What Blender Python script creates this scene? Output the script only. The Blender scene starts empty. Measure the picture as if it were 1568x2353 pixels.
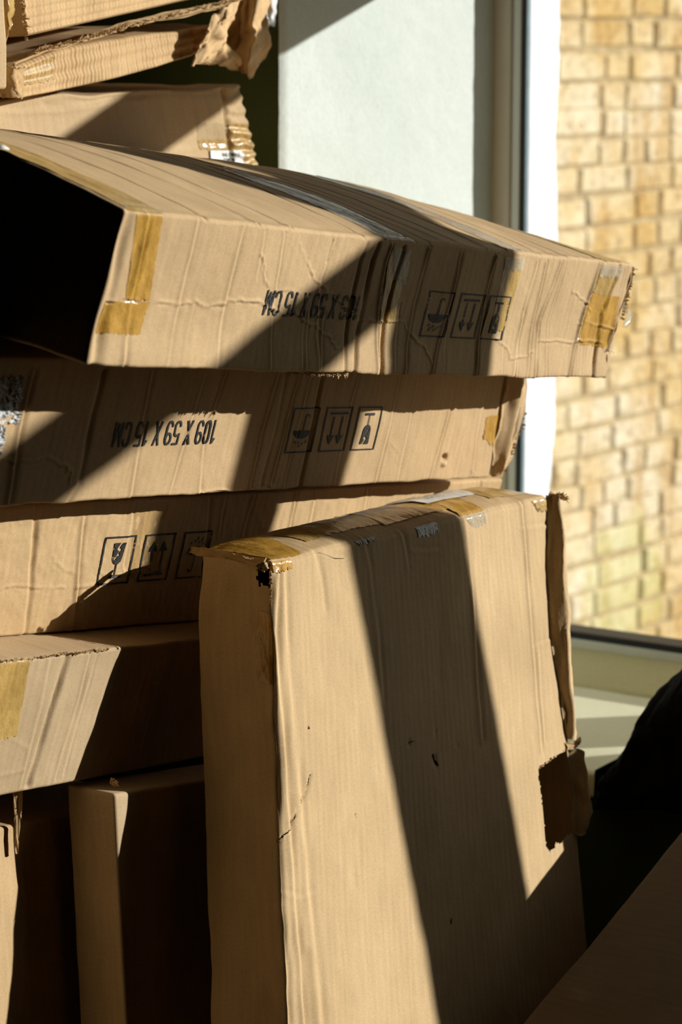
import bpy, bmesh, math
import numpy as np
from mathutils import Vector, Matrix

# ------------------------------------------------------------------ camera, sky, sun, exposure
SC = bpy.context.scene
COL = SC.collection
W, H, FPX = 1568, 2353, 5700.0
CAMZ, PITCH, YAW = 1.6, math.radians(10.7), math.radians(33)
cam_d = bpy.data.cameras.new('camera')
cam = bpy.data.objects.new('camera', cam_d); COL.objects.link(cam)
cam.location = (0, 0, CAMZ)
cam.rotation_euler = (math.pi/2-PITCH, 0, YAW)
cam_d.sensor_fit = 'HORIZONTAL'; cam_d.sensor_width = 24.0
cam_d.lens = 24.0*FPX/W
cam_d.clip_start = 0.05; cam_d.clip_end = 200
cam_d.dof.use_dof = True; cam_d.dof.focus_distance = 2.72; cam_d.dof.aperture_fstop = 6.3
SC.camera = cam
SC.view_settings.view_transform = 'Standard'
SC.view_settings.look = 'None'
SC.view_settings.gamma = 1.0
SC.view_settings.use_curve_mapping = False
SC.view_settings.exposure = 0.0

world = bpy.data.worlds.new('sky'); SC.world = world; world.use_nodes = True
bg = world.node_tree.nodes['Background']
bg.inputs[0].default_value = (0.96, 0.94, 0.88, 1); bg.inputs[1].default_value = 0.72

SUN = np.array([1.111, 1.0, 0.392])           # towards the sun
sun_d = bpy.data.lights.new('sun', 'SUN'); sun_d.energy = 6.0; sun_d.angle = math.radians(0.53)
sun_d.color = (1.0, 0.97, 0.92)
sun = bpy.data.objects.new('sun', sun_d); COL.objects.link(sun)
sun.rotation_euler = Vector(SUN).to_track_quat('Z', 'Y').to_euler()
sun.location = (6, 8, 5)

# ------------------------------------------------------------------ pixel rays (used to place things on real planes)
FW = np.array([-math.sin(YAW)*math.cos(PITCH), math.cos(YAW)*math.cos(PITCH), -math.sin(PITCH)])
RT = np.array([math.cos(YAW), math.sin(YAW), 0.0]); UP = np.cross(RT, FW)
C0 = np.array([0, 0, CAMZ])
def ray(x, y): return FW+RT*(x-784)/FPX+UP*(1176.5-y)/FPX
def hit(x, y, n, P0):
    v = ray(x, y); n = np.array(n, float)
    return C0+v*((n@(np.array(P0)-C0))/(n@v))
def proj(P):
    P = np.atleast_2d(P)-C0; d = P@FW
    return np.c_[784+FPX*(P@RT)/d, 1176.5-FPX*(P@UP)/d]
def onx(px, py, X): return hit(px, py, (1, 0, 0), (X, 0, 0))

# ------------------------------------------------------------------ object helpers
def tag(o, label=None, cat=None, group=None, kind=None):
    if label: o['label'] = label
    if cat: o['category'] = cat
    if group: o['group'] = group
    if kind: o['kind'] = kind
    return o
def empty(name, loc, label, cat, group=None):
    o = bpy.data.objects.new(name, None); COL.objects.link(o); o.location = loc
    o.empty_display_size = 0.05
    return tag(o, label, cat, group)
def mesh(name, verts, faces, mat, parent=None, uv=None, smooth=True, merge=0):
    """one mesh object; world-space verts"""
    verts = np.asarray(verts, float)
    off = np.array(parent.matrix_world.translation if parent else (0, 0, 0))
    if parent: 
        off = np.zeros(3); p = parent
        while p: off = off+np.array(p.location); p = p.parent
    m = bpy.data.meshes.new(name)
    m.from_pydata((verts-off).tolist(), [], faces if isinstance(faces, list) else faces.tolist())
    if uv is not None:
        l = m.uv_layers.new(name='UVMap')
        idx = np.empty(len(m.loops), dtype=np.int32); m.loops.foreach_get('vertex_index', idx)
        l.data.foreach_set('uv', np.asarray(uv, float)[idx].astype(np.float32).ravel())
    if merge:
        bm = bmesh.new(); bm.from_mesh(m); bmesh.ops.remove_doubles(bm, verts=bm.verts, dist=merge)
        bm.to_mesh(m); bm.free()
    m.polygons.foreach_set('use_smooth', [smooth]*len(m.polygons))
    m.materials.append(mat)
    m.update()
    o = bpy.data.objects.new(name, m); COL.objects.link(o)
    if parent: o.parent = parent
    return o
def box_vf(lo, hi):
    (x0, y0, z0), (x1, y1, z1) = lo, hi
    v = [(x0,y0,z0),(x1,y0,z0),(x1,y1,z0),(x0,y1,z0),(x0,y0,z1),(x1,y0,z1),(x1,y1,z1),(x0,y1,z1)]
    f = [(0,3,2,1),(4,5,6,7),(0,1,5,4),(1,2,6,5),(2,3,7,6),(3,0,4,7)]
    return v, f
def box(name, lo, hi, mat, parent=None, bevel=0.0, kind=None):
    v, f = box_vf(lo, hi)
    o = mesh(name, v, f, mat, parent, smooth=False)
    if bevel:
        bm = bmesh.new(); bm.from_mesh(o.data)
        bmesh.ops.bevel(bm, geom=bm.edges[:], offset=bevel, segments=3, affect='EDGES', profile=0.5)
        bm.to_mesh(o.data); bm.free()
    if kind: o['kind'] = kind
    return o

# ------------------------------------------------------------------ noise
def _hash(i, j, s):
    n = (i*374761393+j*668265263+s*2147483647) & 0xffffffff
    n = ((n ^ (n >> 13))*1274126177) & 0xffffffff
    return ((n ^ (n >> 16)) & 0xffff)/65535.0
def vn(x, y, s=0):
    x = np.asarray(x, float)+1000; y = np.asarray(y, float)+1000
    i = np.floor(x).astype(np.int64); j = np.floor(y).astype(np.int64); fx = x-i; fy = y-j
    fx = fx*fx*(3-2*fx); fy = fy*fy*(3-2*fy)
    a = _hash(i, j, s)*(1-fx)+_hash(i+1, j, s)*fx; b = _hash(i, j+1, s)*(1-fx)+_hash(i+1, j+1, s)*fx
    return (a*(1-fy)+b*fy)*2-1
def fbm(x, y, s=0, o=3):
    r = 0; a = 1
    for k in range(o): r = r+a*vn(x, y, s+k*17); x = x*2.03; y = y*2.03; a *= .5
    return r

# ------------------------------------------------------------------ materials
def new_mat(name):
    m = bpy.data.materials.new(name); m.use_nodes = True
    nt = m.node_tree; b = nt.nodes['Principled BSDF']
    return m, nt, b
def N(nt, t, **k):
    n = nt.nodes.new(t)
    for a, v in k.items():
        if a.startswith('i_'):
            key = a[2:]; key = int(key) if key.isdigit() else key
            n.inputs[key].default_value = v
        else: setattr(n, a, v)
    return n
def ramp(nt, src, stops):
    r = nt.nodes.new('ShaderNodeValToRGB'); nt.links.new(src, r.inputs[0])
    e = r.color_ramp.elements
    e[0].position, e[0].color = stops[0][0], stops[0][1]
    e[1].position, e[1].color = stops[-1][0], stops[-1][1]
    for p, c in stops[1:-1]:
        x = e.new(p); x.color = c
    return r
def mixc(nt, mode, fac, a, b):
    m = nt.nodes.new('ShaderNodeMix'); m.data_type = 'RGBA'; m.blend_type = mode
    if isinstance(fac, (int, float)): m.inputs[0].default_value = fac
    else: nt.links.new(fac, m.inputs[0])
    for i, v in ((6, a), (7, b)):
        if isinstance(v, tuple): m.inputs[i].default_value = v
        else: nt.links.new(v, m.inputs[i])
    return m.outputs[2]
def g(v): return (v, v, v, 1)
def cardboard(name, col, seed=0.0, flute=0.35, rib=0.0, rough=0.8):
    m, nt, b = new_mat(name); L = nt.links.new
    uv = N(nt, 'ShaderNodeUVMap', uv_map='UVMap')
    mp = N(nt, 'ShaderNodeMapping'); L(uv.outputs[0], mp.inputs[0]); mp.inputs['Location'].default_value = (seed, seed*1.7, 0)
    v = mp.outputs[0]
    n1 = N(nt, 'ShaderNodeTexNoise', i_Scale=5.0, i_Detail=4.0, i_Roughness=0.55); L(v, n1.inputs['Vector'])
    st = N(nt, 'ShaderNodeMapping'); L(v, st.inputs[0]); st.inputs['Scale'].default_value = (1.0, 0.09, 1)
    n2 = N(nt, 'ShaderNodeTexNoise', i_Scale=150.0, i_Detail=3.0); L(st.outputs[0], n2.inputs['Vector'])
    n3 = N(nt, 'ShaderNodeTexNoise', i_Scale=900.0, i_Detail=2.0); L(v, n3.inputs['Vector'])
    n4 = N(nt, 'ShaderNodeTexNoise', i_Scale=320.0, i_Detail=3.0, i_Roughness=.7); L(v, n4.inputs['Vector'])
    c = mixc(nt, 'MULTIPLY', 1.0, (*col, 1), ramp(nt, n1.outputs[0], [(.3, (.86, .84, .80, 1)), (.7, g(1.07))]).outputs[0])
    c = mixc(nt, 'MULTIPLY', .55, c, ramp(nt, n2.outputs[0], [(.3, g(.86)), (.7, g(1.08))]).outputs[0])
    c = mixc(nt, 'MULTIPLY', .8, c, ramp(nt, n3.outputs[0], [(.25, g(.84)), (.75, g(1.12))]).outputs[0])
    c = mixc(nt, 'MULTIPLY', .7, c, ramp(nt, n4.outputs[0], [(.25, (.86, .83, .78, 1)), (.6, g(1.05))]).outputs[0])
    # small scuffs
    n5 = N(nt, 'ShaderNodeTexNoise', i_Scale=23.0, i_Detail=5.0, i_Roughness=.65); L(v, n5.inputs['Vector'])
    c = mixc(nt, 'MIX', ramp(nt, n5.outputs[0], [(.66, g(0)), (.78, g(.35))]).outputs[0], c, (col[0]*.55, col[1]*.48, col[2]*.40, 1))
    L(c, b.inputs['Base Color'])
    b.inputs['Roughness'].default_value = rough
    b.inputs['Specular IOR Level'].default_value = .25
    # flutes under the liner run down the sheet
    wv = N(nt, 'ShaderNodeTexWave', wave_type='BANDS', bands_direction='X', i_Scale=27.0, i_Distortion=1.2, i_Detail=1.0)
    wv.inputs['Detail Scale'].default_value = .4
    L(v, wv.inputs['Vector'])
    add = N(nt, 'ShaderNodeMath', operation='MULTIPLY_ADD'); L(wv.outputs[0], add.inputs[0]); add.inputs[1].default_value = flute; L(n3.outputs[0], add.inputs[2])
    add2 = N(nt, 'ShaderNodeMath', operation='MULTIPLY_ADD'); L(n1.outputs[0], add2.inputs[0]); add2.inputs[1].default_value = 1.2; L(add.outputs[0], add2.inputs[2])
    bp = N(nt, 'ShaderNodeBump', i_Strength=.35, i_Distance=.0006); L(add2.outputs[0], bp.inputs['Height']); L(bp.outputs[0], b.inputs['Normal'])
    return m
def tape_mat(name, col, rough=.22, alpha=1.0, crink=.8):
    m, nt, b = new_mat(name); L = nt.links.new
    uv = N(nt, 'ShaderNodeUVMap', uv_map='UVMap')
    st = N(nt, 'ShaderNodeMapping'); L(uv.outputs[0], st.inputs[0]); st.inputs['Scale'].default_value = (1, .45, 1)
    n = N(nt, 'ShaderNodeTexNoise', i_Scale=45.0, i_Detail=4.0, i_Roughness=.6); L(st.outputs[0], n.inputs['Vector'])
    n2 = N(nt, 'ShaderNodeTexNoise', i_Scale=420.0, i_Detail=3.0); L(uv.outputs[0], n2.inputs['Vector'])
    c = mixc(nt, 'MULTIPLY', 1.0, (*col, 1), ramp(nt, n.outputs[0], [(.3, (.72, .68, .60, 1)), (.7, g(1.15))]).outputs[0])
    c = mixc(nt, 'MULTIPLY', .6, c, ramp(nt, n2.outputs[0], [(.3, g(.75)), (.7, g(1.15))]).outputs[0])
    L(c, b.inputs['Base Color'])
    b.inputs['Roughness'].default_value = rough
    b.inputs['Specular IOR Level'].default_value = .5
    b.inputs['Alpha'].default_value = alpha
    bp = N(nt, 'ShaderNodeBump', i_Strength=crink, i_Distance=.004); L(n.outputs[0], bp.inputs['Height']); L(bp.outputs[0], b.inputs['Normal'])
    return m
def plain(name, col, rough=.6, spec=.4, scale=30, var=.12, bump=.15, bdist=.002, metal=0):
    m, nt, b = new_mat(name); L = nt.links.new
    tc = N(nt, 'ShaderNodeTexCoord')
    n = N(nt, 'ShaderNodeTexNoise', i_Scale=float(scale), i_Detail=5.0, i_Roughness=.6); L(tc.outputs['Object'], n.inputs['Vector'])
    c = mixc(nt, 'MULTIPLY', 1.0, (*col, 1), ramp(nt, n.outputs[0], [(.3, g(1-var)), (.7, g(1+var))]).outputs[0])
    L(c, b.inputs['Base Color']); b.inputs['Roughness'].default_value = rough
    b.inputs['Specular IOR Level'].default_value = spec; b.inputs['Metallic'].default_value = metal
    bp = N(nt, 'ShaderNodeBump', i_Strength=bump, i_Distance=bdist); L(n.outputs[0], bp.inputs['Height']); L(bp.outputs[0], b.inputs['Normal'])
    return m
def plaster_mat(name, col, spot=(.25, .30, .24), spots=.5, vert=True):
    m, nt, b = new_mat(name); L = nt.links.new
    tc = N(nt, 'ShaderNodeTexCoord'); o = tc.outputs['Object']
    n = N(nt, 'ShaderNodeTexNoise', i_Scale=3.0, i_Detail=5.0, i_Roughness=.6); L(o, n.inputs['Vector'])
    f = N(nt, 'ShaderNodeTexNoise', i_Scale=130.0, i_Detail=4.0, i_Roughness=.65); L(o, f.inputs['Vector'])
    c = mixc(nt, 'MULTIPLY', 1.0, (*col, 1), ramp(nt, n.outputs[0], [(.3, (.90, .93, .90, 1)), (.7, g(1.04))]).outputs[0])
    c = mixc(nt, 'MULTIPLY', .6, c, ramp(nt, f.outputs[0], [(.3, g(.90)), (.6, g(1.03))]).outputs[0])
    s = N(nt, 'ShaderNodeTexNoise', i_Scale=28.0, i_Detail=6.0, i_Roughness=.75); L(o, s.inputs['Vector'])
    c = mixc(nt, 'MIX', ramp(nt, s.outputs[0], [(.70, g(0)), (.76, g(spots))]).outputs[0], c, (*spot, 1))
    L(c, b.inputs['Base Color']); b.inputs['Roughness'].default_value = .7; b.inputs['Specular IOR Level'].default_value = .25
    a = N(nt, 'ShaderNodeMath', operation='MULTIPLY_ADD'); L(n.outputs[0], a.inputs[0]); a.inputs[1].default_value = 4; L(f.outputs[0], a.inputs[2])
    bp = N(nt, 'ShaderNodeBump', i_Strength=.5, i_Distance=.0012); L(a.outputs[0], bp.inputs['Height']); L(bp.outputs[0], b.inputs['Normal'])
    return m
KR = (.56, .395, .215)
M = {}
M['cardC'] = cardboard('kraft_cardboard', KR, 0.0)
M['cardD'] = cardboard('kraft_cardboard_fluted', (.545, .38, .205), 3.1)
M['cardE'] = cardboard('kraft_cardboard_warm', (.555, .385, .20), 5.3, flute=.6)
M['cardF'] = cardboard('kraft_cardboard_grey', (.49, .36, .21), 7.7)
M['cardG'] = cardboard('kraft_cardboard_smooth', (.575, .41, .22), 9.1, flute=.5)
M['cardA'] = cardboard('kraft_cardboard_ribbed', (.555, .38, .195), 11.3, flute=1.3)
M['cardB'] = cardboard('kraft_cardboard_pale', (.53, .39, .225), 13.9, flute=.15)
M['raw'] = cardboard('torn_cardboard_fibre', (.50, .34, .17), 2.2, flute=1.5, rough=.95)
M['tape'] = tape_mat('brown_packing_tape', (.50, .285, .055))
M['tape2'] = tape_mat('amber_packing_tape', (.46, .30, .095), .3)
M['clear'] = tape_mat('clear_crinkled_tape', (.62, .60, .50), .12, .42, 1.0)
M['silver'] = tape_mat('milky_worn_tape', (.66, .69, .72), .4, .9, .8)
M['ink'] = plain('black_print_ink', (.022, .022, .020), .6, .3, 300, .3, 0)
M['label'] = plain('white_paper_label', (.72, .74, .72), .4, .4, 60, .05, .1)
M['reveal'] = plaster_mat('white_painted_plaster', (.645, .695, .665))
M['outer'] = plaster_mat('white_outer_render', (.50, .505, .53), (.12, .12, .12), .8)
M['sill'] = plaster_mat('pale_sill_paint', (.80, .77, .56), (.4, .42, .3), .2)
M['cream'] = plaster_mat('cream_plaster', (.62, .56, .30), (.3, .3, .12), .3)
M['green'] = plaster_mat('dark_green_wall_paint', (.040, .055, .016), (.02, .03, .01), .3)
M['frame'] = plain('cream_window_frame', (.60, .56, .45), .4, .4, 12, .05, .1)
M['framew'] = plain('grey_white_window_bead', (.62, .66, .62), .35, .5, 12, .04, .05)
M['gasket'] = plain('black_rubber_gasket', (.006, .008, .010), .5, .4, 60, .2, .1)
M['spacer'] = plain('blue_grey_glazing_spacer', (.10, .17, .20), .35, .5, 60, .2, .1)
M['sack'] = plain('black_sack_cloth', (.006, .006, .006), .95, .1, 25, .3, .4, .01)
M['dim'] = plain('dark_room_paint', (.022, .024, .018), .9, .2, 4, .2, .1)
M['floor'] = plain('dusty_dark_floor', (.018, .016, .012), .85, .2, 6, .25, .2)
M['ground'] = plain('courtyard_ground', (.26, .23, .18), .95, .1, 3, .25, .3)

# ------------------------------------------------------------------ the building
YI = 3.0                     # inner face of the window wall
XR = -2.051                  # inner corner of the reveal
YG = 3.5                     # window plane
XG = -1.980
SILLZ = CAMZ-1.002
xa = hit(1177, 250, (0, 1, 0), (0, YG, 0))[0]
xb = hit(1197, 250, (0, 1, 0), (0, YG, 0))[0]
xc = hit(1207, 250, (0, 1, 0), (0, YG, 0))[0]
xf = xc                                                 # clear glass begins
YS = hit(1216, 250, (1, 0, 0), (xc, 0, 0))[1]           # back of the slim frame section
XO = xc-.001                                            # outer reveal starts flush behind it
YO = hit(1284, 250, (1, 0, 0), (XO, 0, 0))[1]
zs0 = hit(1310, 1480, (0, 1, 0), (0, YG, 0))[2]         # bottom frame, lower edge
zs1 = hit(1310, 1466, (0, 1, 0), (0, YG, 0))[2]
zs2 = hit(1310, 1451, (0, 1, 0), (0, YG, 0))[2]
TOPZ = 3.2; WX1 = .57; HEAD = 2.45
def prism(name, poly, z0, z1, mat, parent=None, kind=None):
    n = len(poly); v = [(x, y, z0) for x, y in poly]+[(x, y, z1) for x, y in poly]
    f = [tuple(range(n))[::-1], tuple(range(n, 2*n))]+[(i, (i+1) % n, n+(i+1) % n, n+i) for i in range(n)]
    o = mesh(name, v, f, mat, parent, smooth=False)
    if kind: o['kind'] = kind
    return o
wall = prism('wall_window', [(-5, YI), (XR-.004, YI), (XR-.004, YI+.01), (XR-.02, YG+.05), (-5, YG+.05)], 0, TOPZ, M['green'], kind='structure')
o = box('wall_window_lower', (XR-.004, YI, 0), (5, YG+.05, SILLZ-.038), M['green'], kind='structure')
o = box('wall_window_upper', (XR-.004, YI, HEAD), (5, YG+.05, TOPZ), M['green'], kind='structure')
o = box('wall_window_right', (WX1, YI, SILLZ-.038), (5, YG+.05, HEAD), M['green'], kind='structure')
# plastered reveal: fine grid so its long edge is slightly uneven
def reveal():
    nz = 260; ny = 60
    z = np.linspace(SILLZ-.01, HEAD, nz); t = np.linspace(0, 1, ny)
    Z, T = np.meshgrid(z, t, indexing='ij')
    X = XR+(XG-XR)*T; Y = YI-.001+(YG+.0-YI)*T
    e = fbm(Z*9, T*3, 4)*.0010+fbm(Z*60, T*40, 9)*.0003
    X = X+e
    Xb = np.where(T < .02, X-.0035, X); Yb = np.where(T < .02, Y+.001, Y)
    v = np.stack([X, Y, Z], -1); v[:, 0, 0] -= .004
    q = np.arange(nz*ny).reshape(nz, ny)
    f = np.stack([q[:-1, :-1], q[:-1, 1:], q[1:, 1:], q[1:, :-1]], -1).reshape(-1, 4)
    n = nz*ny
    vb = v.reshape(-1, 3).copy(); vb[:, 0] -= .02
    return mesh('trim_1', v.reshape(-1, 3), f[:, ::-1], M['reveal'])
rv = reveal(); rv['kind'] = 'structure'
# sill slab with a soft front edge, cream slope below the window
def strip_x(name, prof, x0, x1, mat, nx=80, jit=.0006, parent=None, kind='structure', seed=3):
    prof = np.array(prof, float)
    xs = np.linspace(x0, x1, nx); v = []
    for x in xs:
        for k, (y, z) in enumerate(prof): v.append((x, y+vn(x*14, k*1.3, seed)*jit, z+vn(x*11, k*2.1, seed+5)*jit))
    m = len(prof); q = np.arange(nx*m).reshape(nx, m)
    f = np.stack([q[:-1, :-1], q[1:, :-1], q[1:, 1:], q[:-1, 1:]], -1).reshape(-1, 4)
    f = f[:, ::-1].tolist()+[q[0, ::-1].tolist(), q[-1].tolist()]
    o = mesh(name, v, f, mat, parent, smooth=True)
    if kind: o['kind'] = kind
    return o
S = SILLZ
sill_prof = [(3.42, S), (3.30, S), (3.10, S), (3.006, S), (2.998, S-.001), (2.994, S-.005), (2.993, S-.012), (2.993, S-.030), (2.994, S-.037), (2.999, S-.039), (3.42, S-.039)]
strip_x('trim_2', sill_prof, XR-.01, WX1, M['sill'], 160)
strip_x('trim_3', [(3.395, S-.004), (3.400, S+.002), (3.407, S+.006), (YG-.006, zs0-.004), (YG+.02, zs0), (YG+.02, S-.004)], XG-.06, WX1, M['cream'], 200, .0012)
# window: frame pieces, gaskets, panes, mullions, transom
win = bpy.data.objects.new('window_1', None); COL.objects.link(win); win.location = (XG, YG, S); win['kind'] = 'structure'
MU = [(-.344, -.127)]
ZT0, ZT1 = CAMZ+.189, CAMZ+.282
box('frame_jamb', (XG-.05, YG-.004, zs0-.02), (xa, YS, HEAD), M['frame'], win, .004)
box('glazing_bead', (xa+.0015, YG-.002, zs1), (xb, YS, HEAD), M['framew'], win, .002)
box('rubber_gasket', (xb, YG+.002, zs1), (xc, YG+.004, HEAD), M['gasket'], win)
box('glazing_spacer', (xb, YG+.0041, zs2-.004), (xc+.0003, YS, HEAD), M['spacer'], win)
box('bottom_rail', (xb, YG-.002, zs0-.01), (WX1, YG+.05, zs1), M['framew'], win, .002)
box('rubber_gasket', (xc, YG+.003, zs1-.001), (WX1, YG+.05, zs2), M['gasket'], win)
box('top_rail', (XG-.05, YG-.004, HEAD-.08), (WX1, YG+.06, HEAD), M['frame'], win, .004)
for a, b_ in MU: box('mullion', (a, YG-.03, zs2-.01), (b_, YG+.03, HEAD-.07), M['frame'], win, .005)
segs = [xf]+[v for p in MU for v in p]+[WX1]
for k in range(0, len(segs), 2):
    box('transom', (segs[k]-.01, YG-.028, ZT0), (segs[k+1]+.01, YG+.028, ZT1), M['frame'], win, .004)
gm, nt, b = new_mat('window_glass'); nt.nodes.remove(b)
tr = N(nt, 'ShaderNodeBsdfTransparent'); tr.inputs[0].default_value = (.985, .99, .985, 1)
gl = N(nt, 'ShaderNodeBsdfGlossy', i_Roughness=.02); fr = N(nt, 'ShaderNodeFresnel', i_IOR=1.45); mx = N(nt, 'ShaderNodeMixShader')
nt.links.new(fr.outputs[0], mx.inputs[0]); nt.links.new(tr.outputs[0], mx.inputs[1]); nt.links.new(gl.outputs[0], mx.inputs[2])
nt.links.new(mx.outputs[0], nt.nodes['Material Output'].inputs[0])
for k in range(0, len(segs), 2):
    for z0, z1 in ((zs2-.005, ZT0+.01), (ZT1-.01, HEAD-.07)):
        x0, x1 = segs[k]-.004, segs[k+1]+.004
        mesh('window_pane', [(x0, YG+.02, z0), (x1, YG+.02, z0), (x1, YG+.02, z1), (x0, YG+.02, z1)], [(0, 1, 2, 3)], gm, win, smooth=False)
# outer reveal with a rough corner
def outer():
    nz = 420; z = np.linspace(zs0-.25, HEAD, nz); ys = np.linspace(0, 1, 14); v = []
    r = fbm(z*7, 0*z, 31)*.006+fbm(z*45, 0*z, 8)*.0025
    for k in range(nz):
        ye = YO+r[k]
        row = [(XO+fbm(z[k]*20, t*5, 2)*.0008, YS-.001+(ye-YS+.001)*t, z[k]) for t in ys]
        row.append((XO-.006+r[k]*.3, ye+.006, z[k])); row.append((XO-.6, ye+.010, z[k]))
        v += row
    m = 16; q = np.arange(nz*m).reshape(nz, m)
    f = np.stack([q[:-1, :-1], q[:-1, 1:], q[1:, 1:], q[1:, :-1]], -1).reshape(-1, 4)
    return mesh('trim_4', v, f[:, ::-1], M['outer'])
ov = outer(); ov['kind'] = 'structure'
box('wall_outer', (-5, YG+.0501, -.9), (XO-.02, YO-.012, TOPZ), M['outer'], kind='structure')
box('wall_outer_lower', (XO-.02, YG+.045, -.9), (5, YO, zs0-.03), M['outer'], kind='structure')
box('wall_outer_upper', (XO-.02, YG+.045, HEAD), (5, YO, TOPZ), M['outer'], kind='structure')
# rest of the room
box('floor', (-5, -2.2, -.1), (5, YI+.5, 0), M['floor'], kind='structure')
box('ceiling', (-5, -2.2, TOPZ), (5, YO, TOPZ+.1), M['dim'], kind='structure')
box('wall_left', (-5.1, -2.2, 0), (-5, YO, TOPZ), M['dim'], kind='structure')
box('wall_right', (5, -2.2, 0), (5.1, YO, TOPZ), M['dim'], kind='structure')
box('wall_back', (-5.1, -2.3, 0), (5.1, -2.2, TOPZ), M['dim'], kind='structure')
box('ground', (-14, YO+.01, -1.0), (16, 24, -.9), M['ground'], kind='structure')

# ------------------------------------------------------------------ the painted brick wall outside
def brick_mat():
    m, nt, b = new_mat('ochre_limewashed_brick'); L = nt.links.new
    ge = N(nt, 'ShaderNodeNewGeometry'); o = ge.outputs['Position']
    oi = N(nt, 'ShaderNodeObjectInfo')
    n = N(nt, 'ShaderNodeTexNoise', i_Scale=1.9, i_Detail=4.0, i_Roughness=.6); L(o, n.inputs['Vector'])
    st = N(nt, 'ShaderNodeMapping'); L(o, st.inputs[0]); st.inputs['Scale'].default_value = (1, 1, .35)
    n2 = N(nt, 'ShaderNodeTexNoise', i_Scale=9.0, i_Detail=5.0, i_Roughness=.65); L(st.outputs[0], n2.inputs['Vector'])
    n3 = N(nt, 'ShaderNodeTexNoise', i_Scale=42.0, i_Detail=5.0, i_Roughness=.7); L(o, n3.inputs['Vector'])
    c = ramp(nt, n.outputs[0], [(.38, (.66, .58, .42, 1)), (.50, (.62, .50, .29, 1)), (.62, (.52, .36, .14, 1))]).outputs[0]
    c = mixc(nt, 'MIX', ramp(nt, n2.outputs[0], [(.46, g(0)), (.64, g(.75))]).outputs[0], c, (.46, .28, .085, 1))
    c = mixc(nt, 'MULTIPLY', .8, c, ramp(nt, n3.outputs[0], [(.32, (.42, .34, .24, 1)), (.52, g(1.0))]).outputs[0])
    c = mixc(nt, 'MULTIPLY', .35, c, ramp(nt, oi.outputs['Random'], [(0, g(.85)), (1, g(1.05))]).outputs[0])
    # lichen low down on the wall
    d = N(nt, 'ShaderNodeVectorMath', operation='DISTANCE'); L(o, d.inputs[0])
    MOSS[0] = d
    ad = N(nt, 'ShaderNodeMath', operation='MULTIPLY_ADD'); L(n2.outputs[0], ad.inputs[0]); ad.inputs[1].default_value = -.35; L(d.outputs['Value'], ad.inputs[2])
    c = mixc(nt, 'MIX', ramp(nt, ad.outputs[0], [(-.12, g(.34)), (.05, g(0))]).outputs[0], c, (.42, .46, .13, 1))
    L(c, b.inputs['Base Color']); b.inputs['Roughness'].default_value = .85; b.inputs['Specular IOR Level'].default_value = .2
    bp = N(nt, 'ShaderNodeBump', i_Strength=.6, i_Distance=.006); L(n3.outputs[0], bp.inputs['Height']); L(bp.outputs[0], b.inputs['Normal'])
    return m
MOSS = [None]
M['brick'] = brick_mat()
M['mortar'] = plain('weathered_mortar', (.40, .31, .17), .95, .1, 25, .3, .5, .006)
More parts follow.
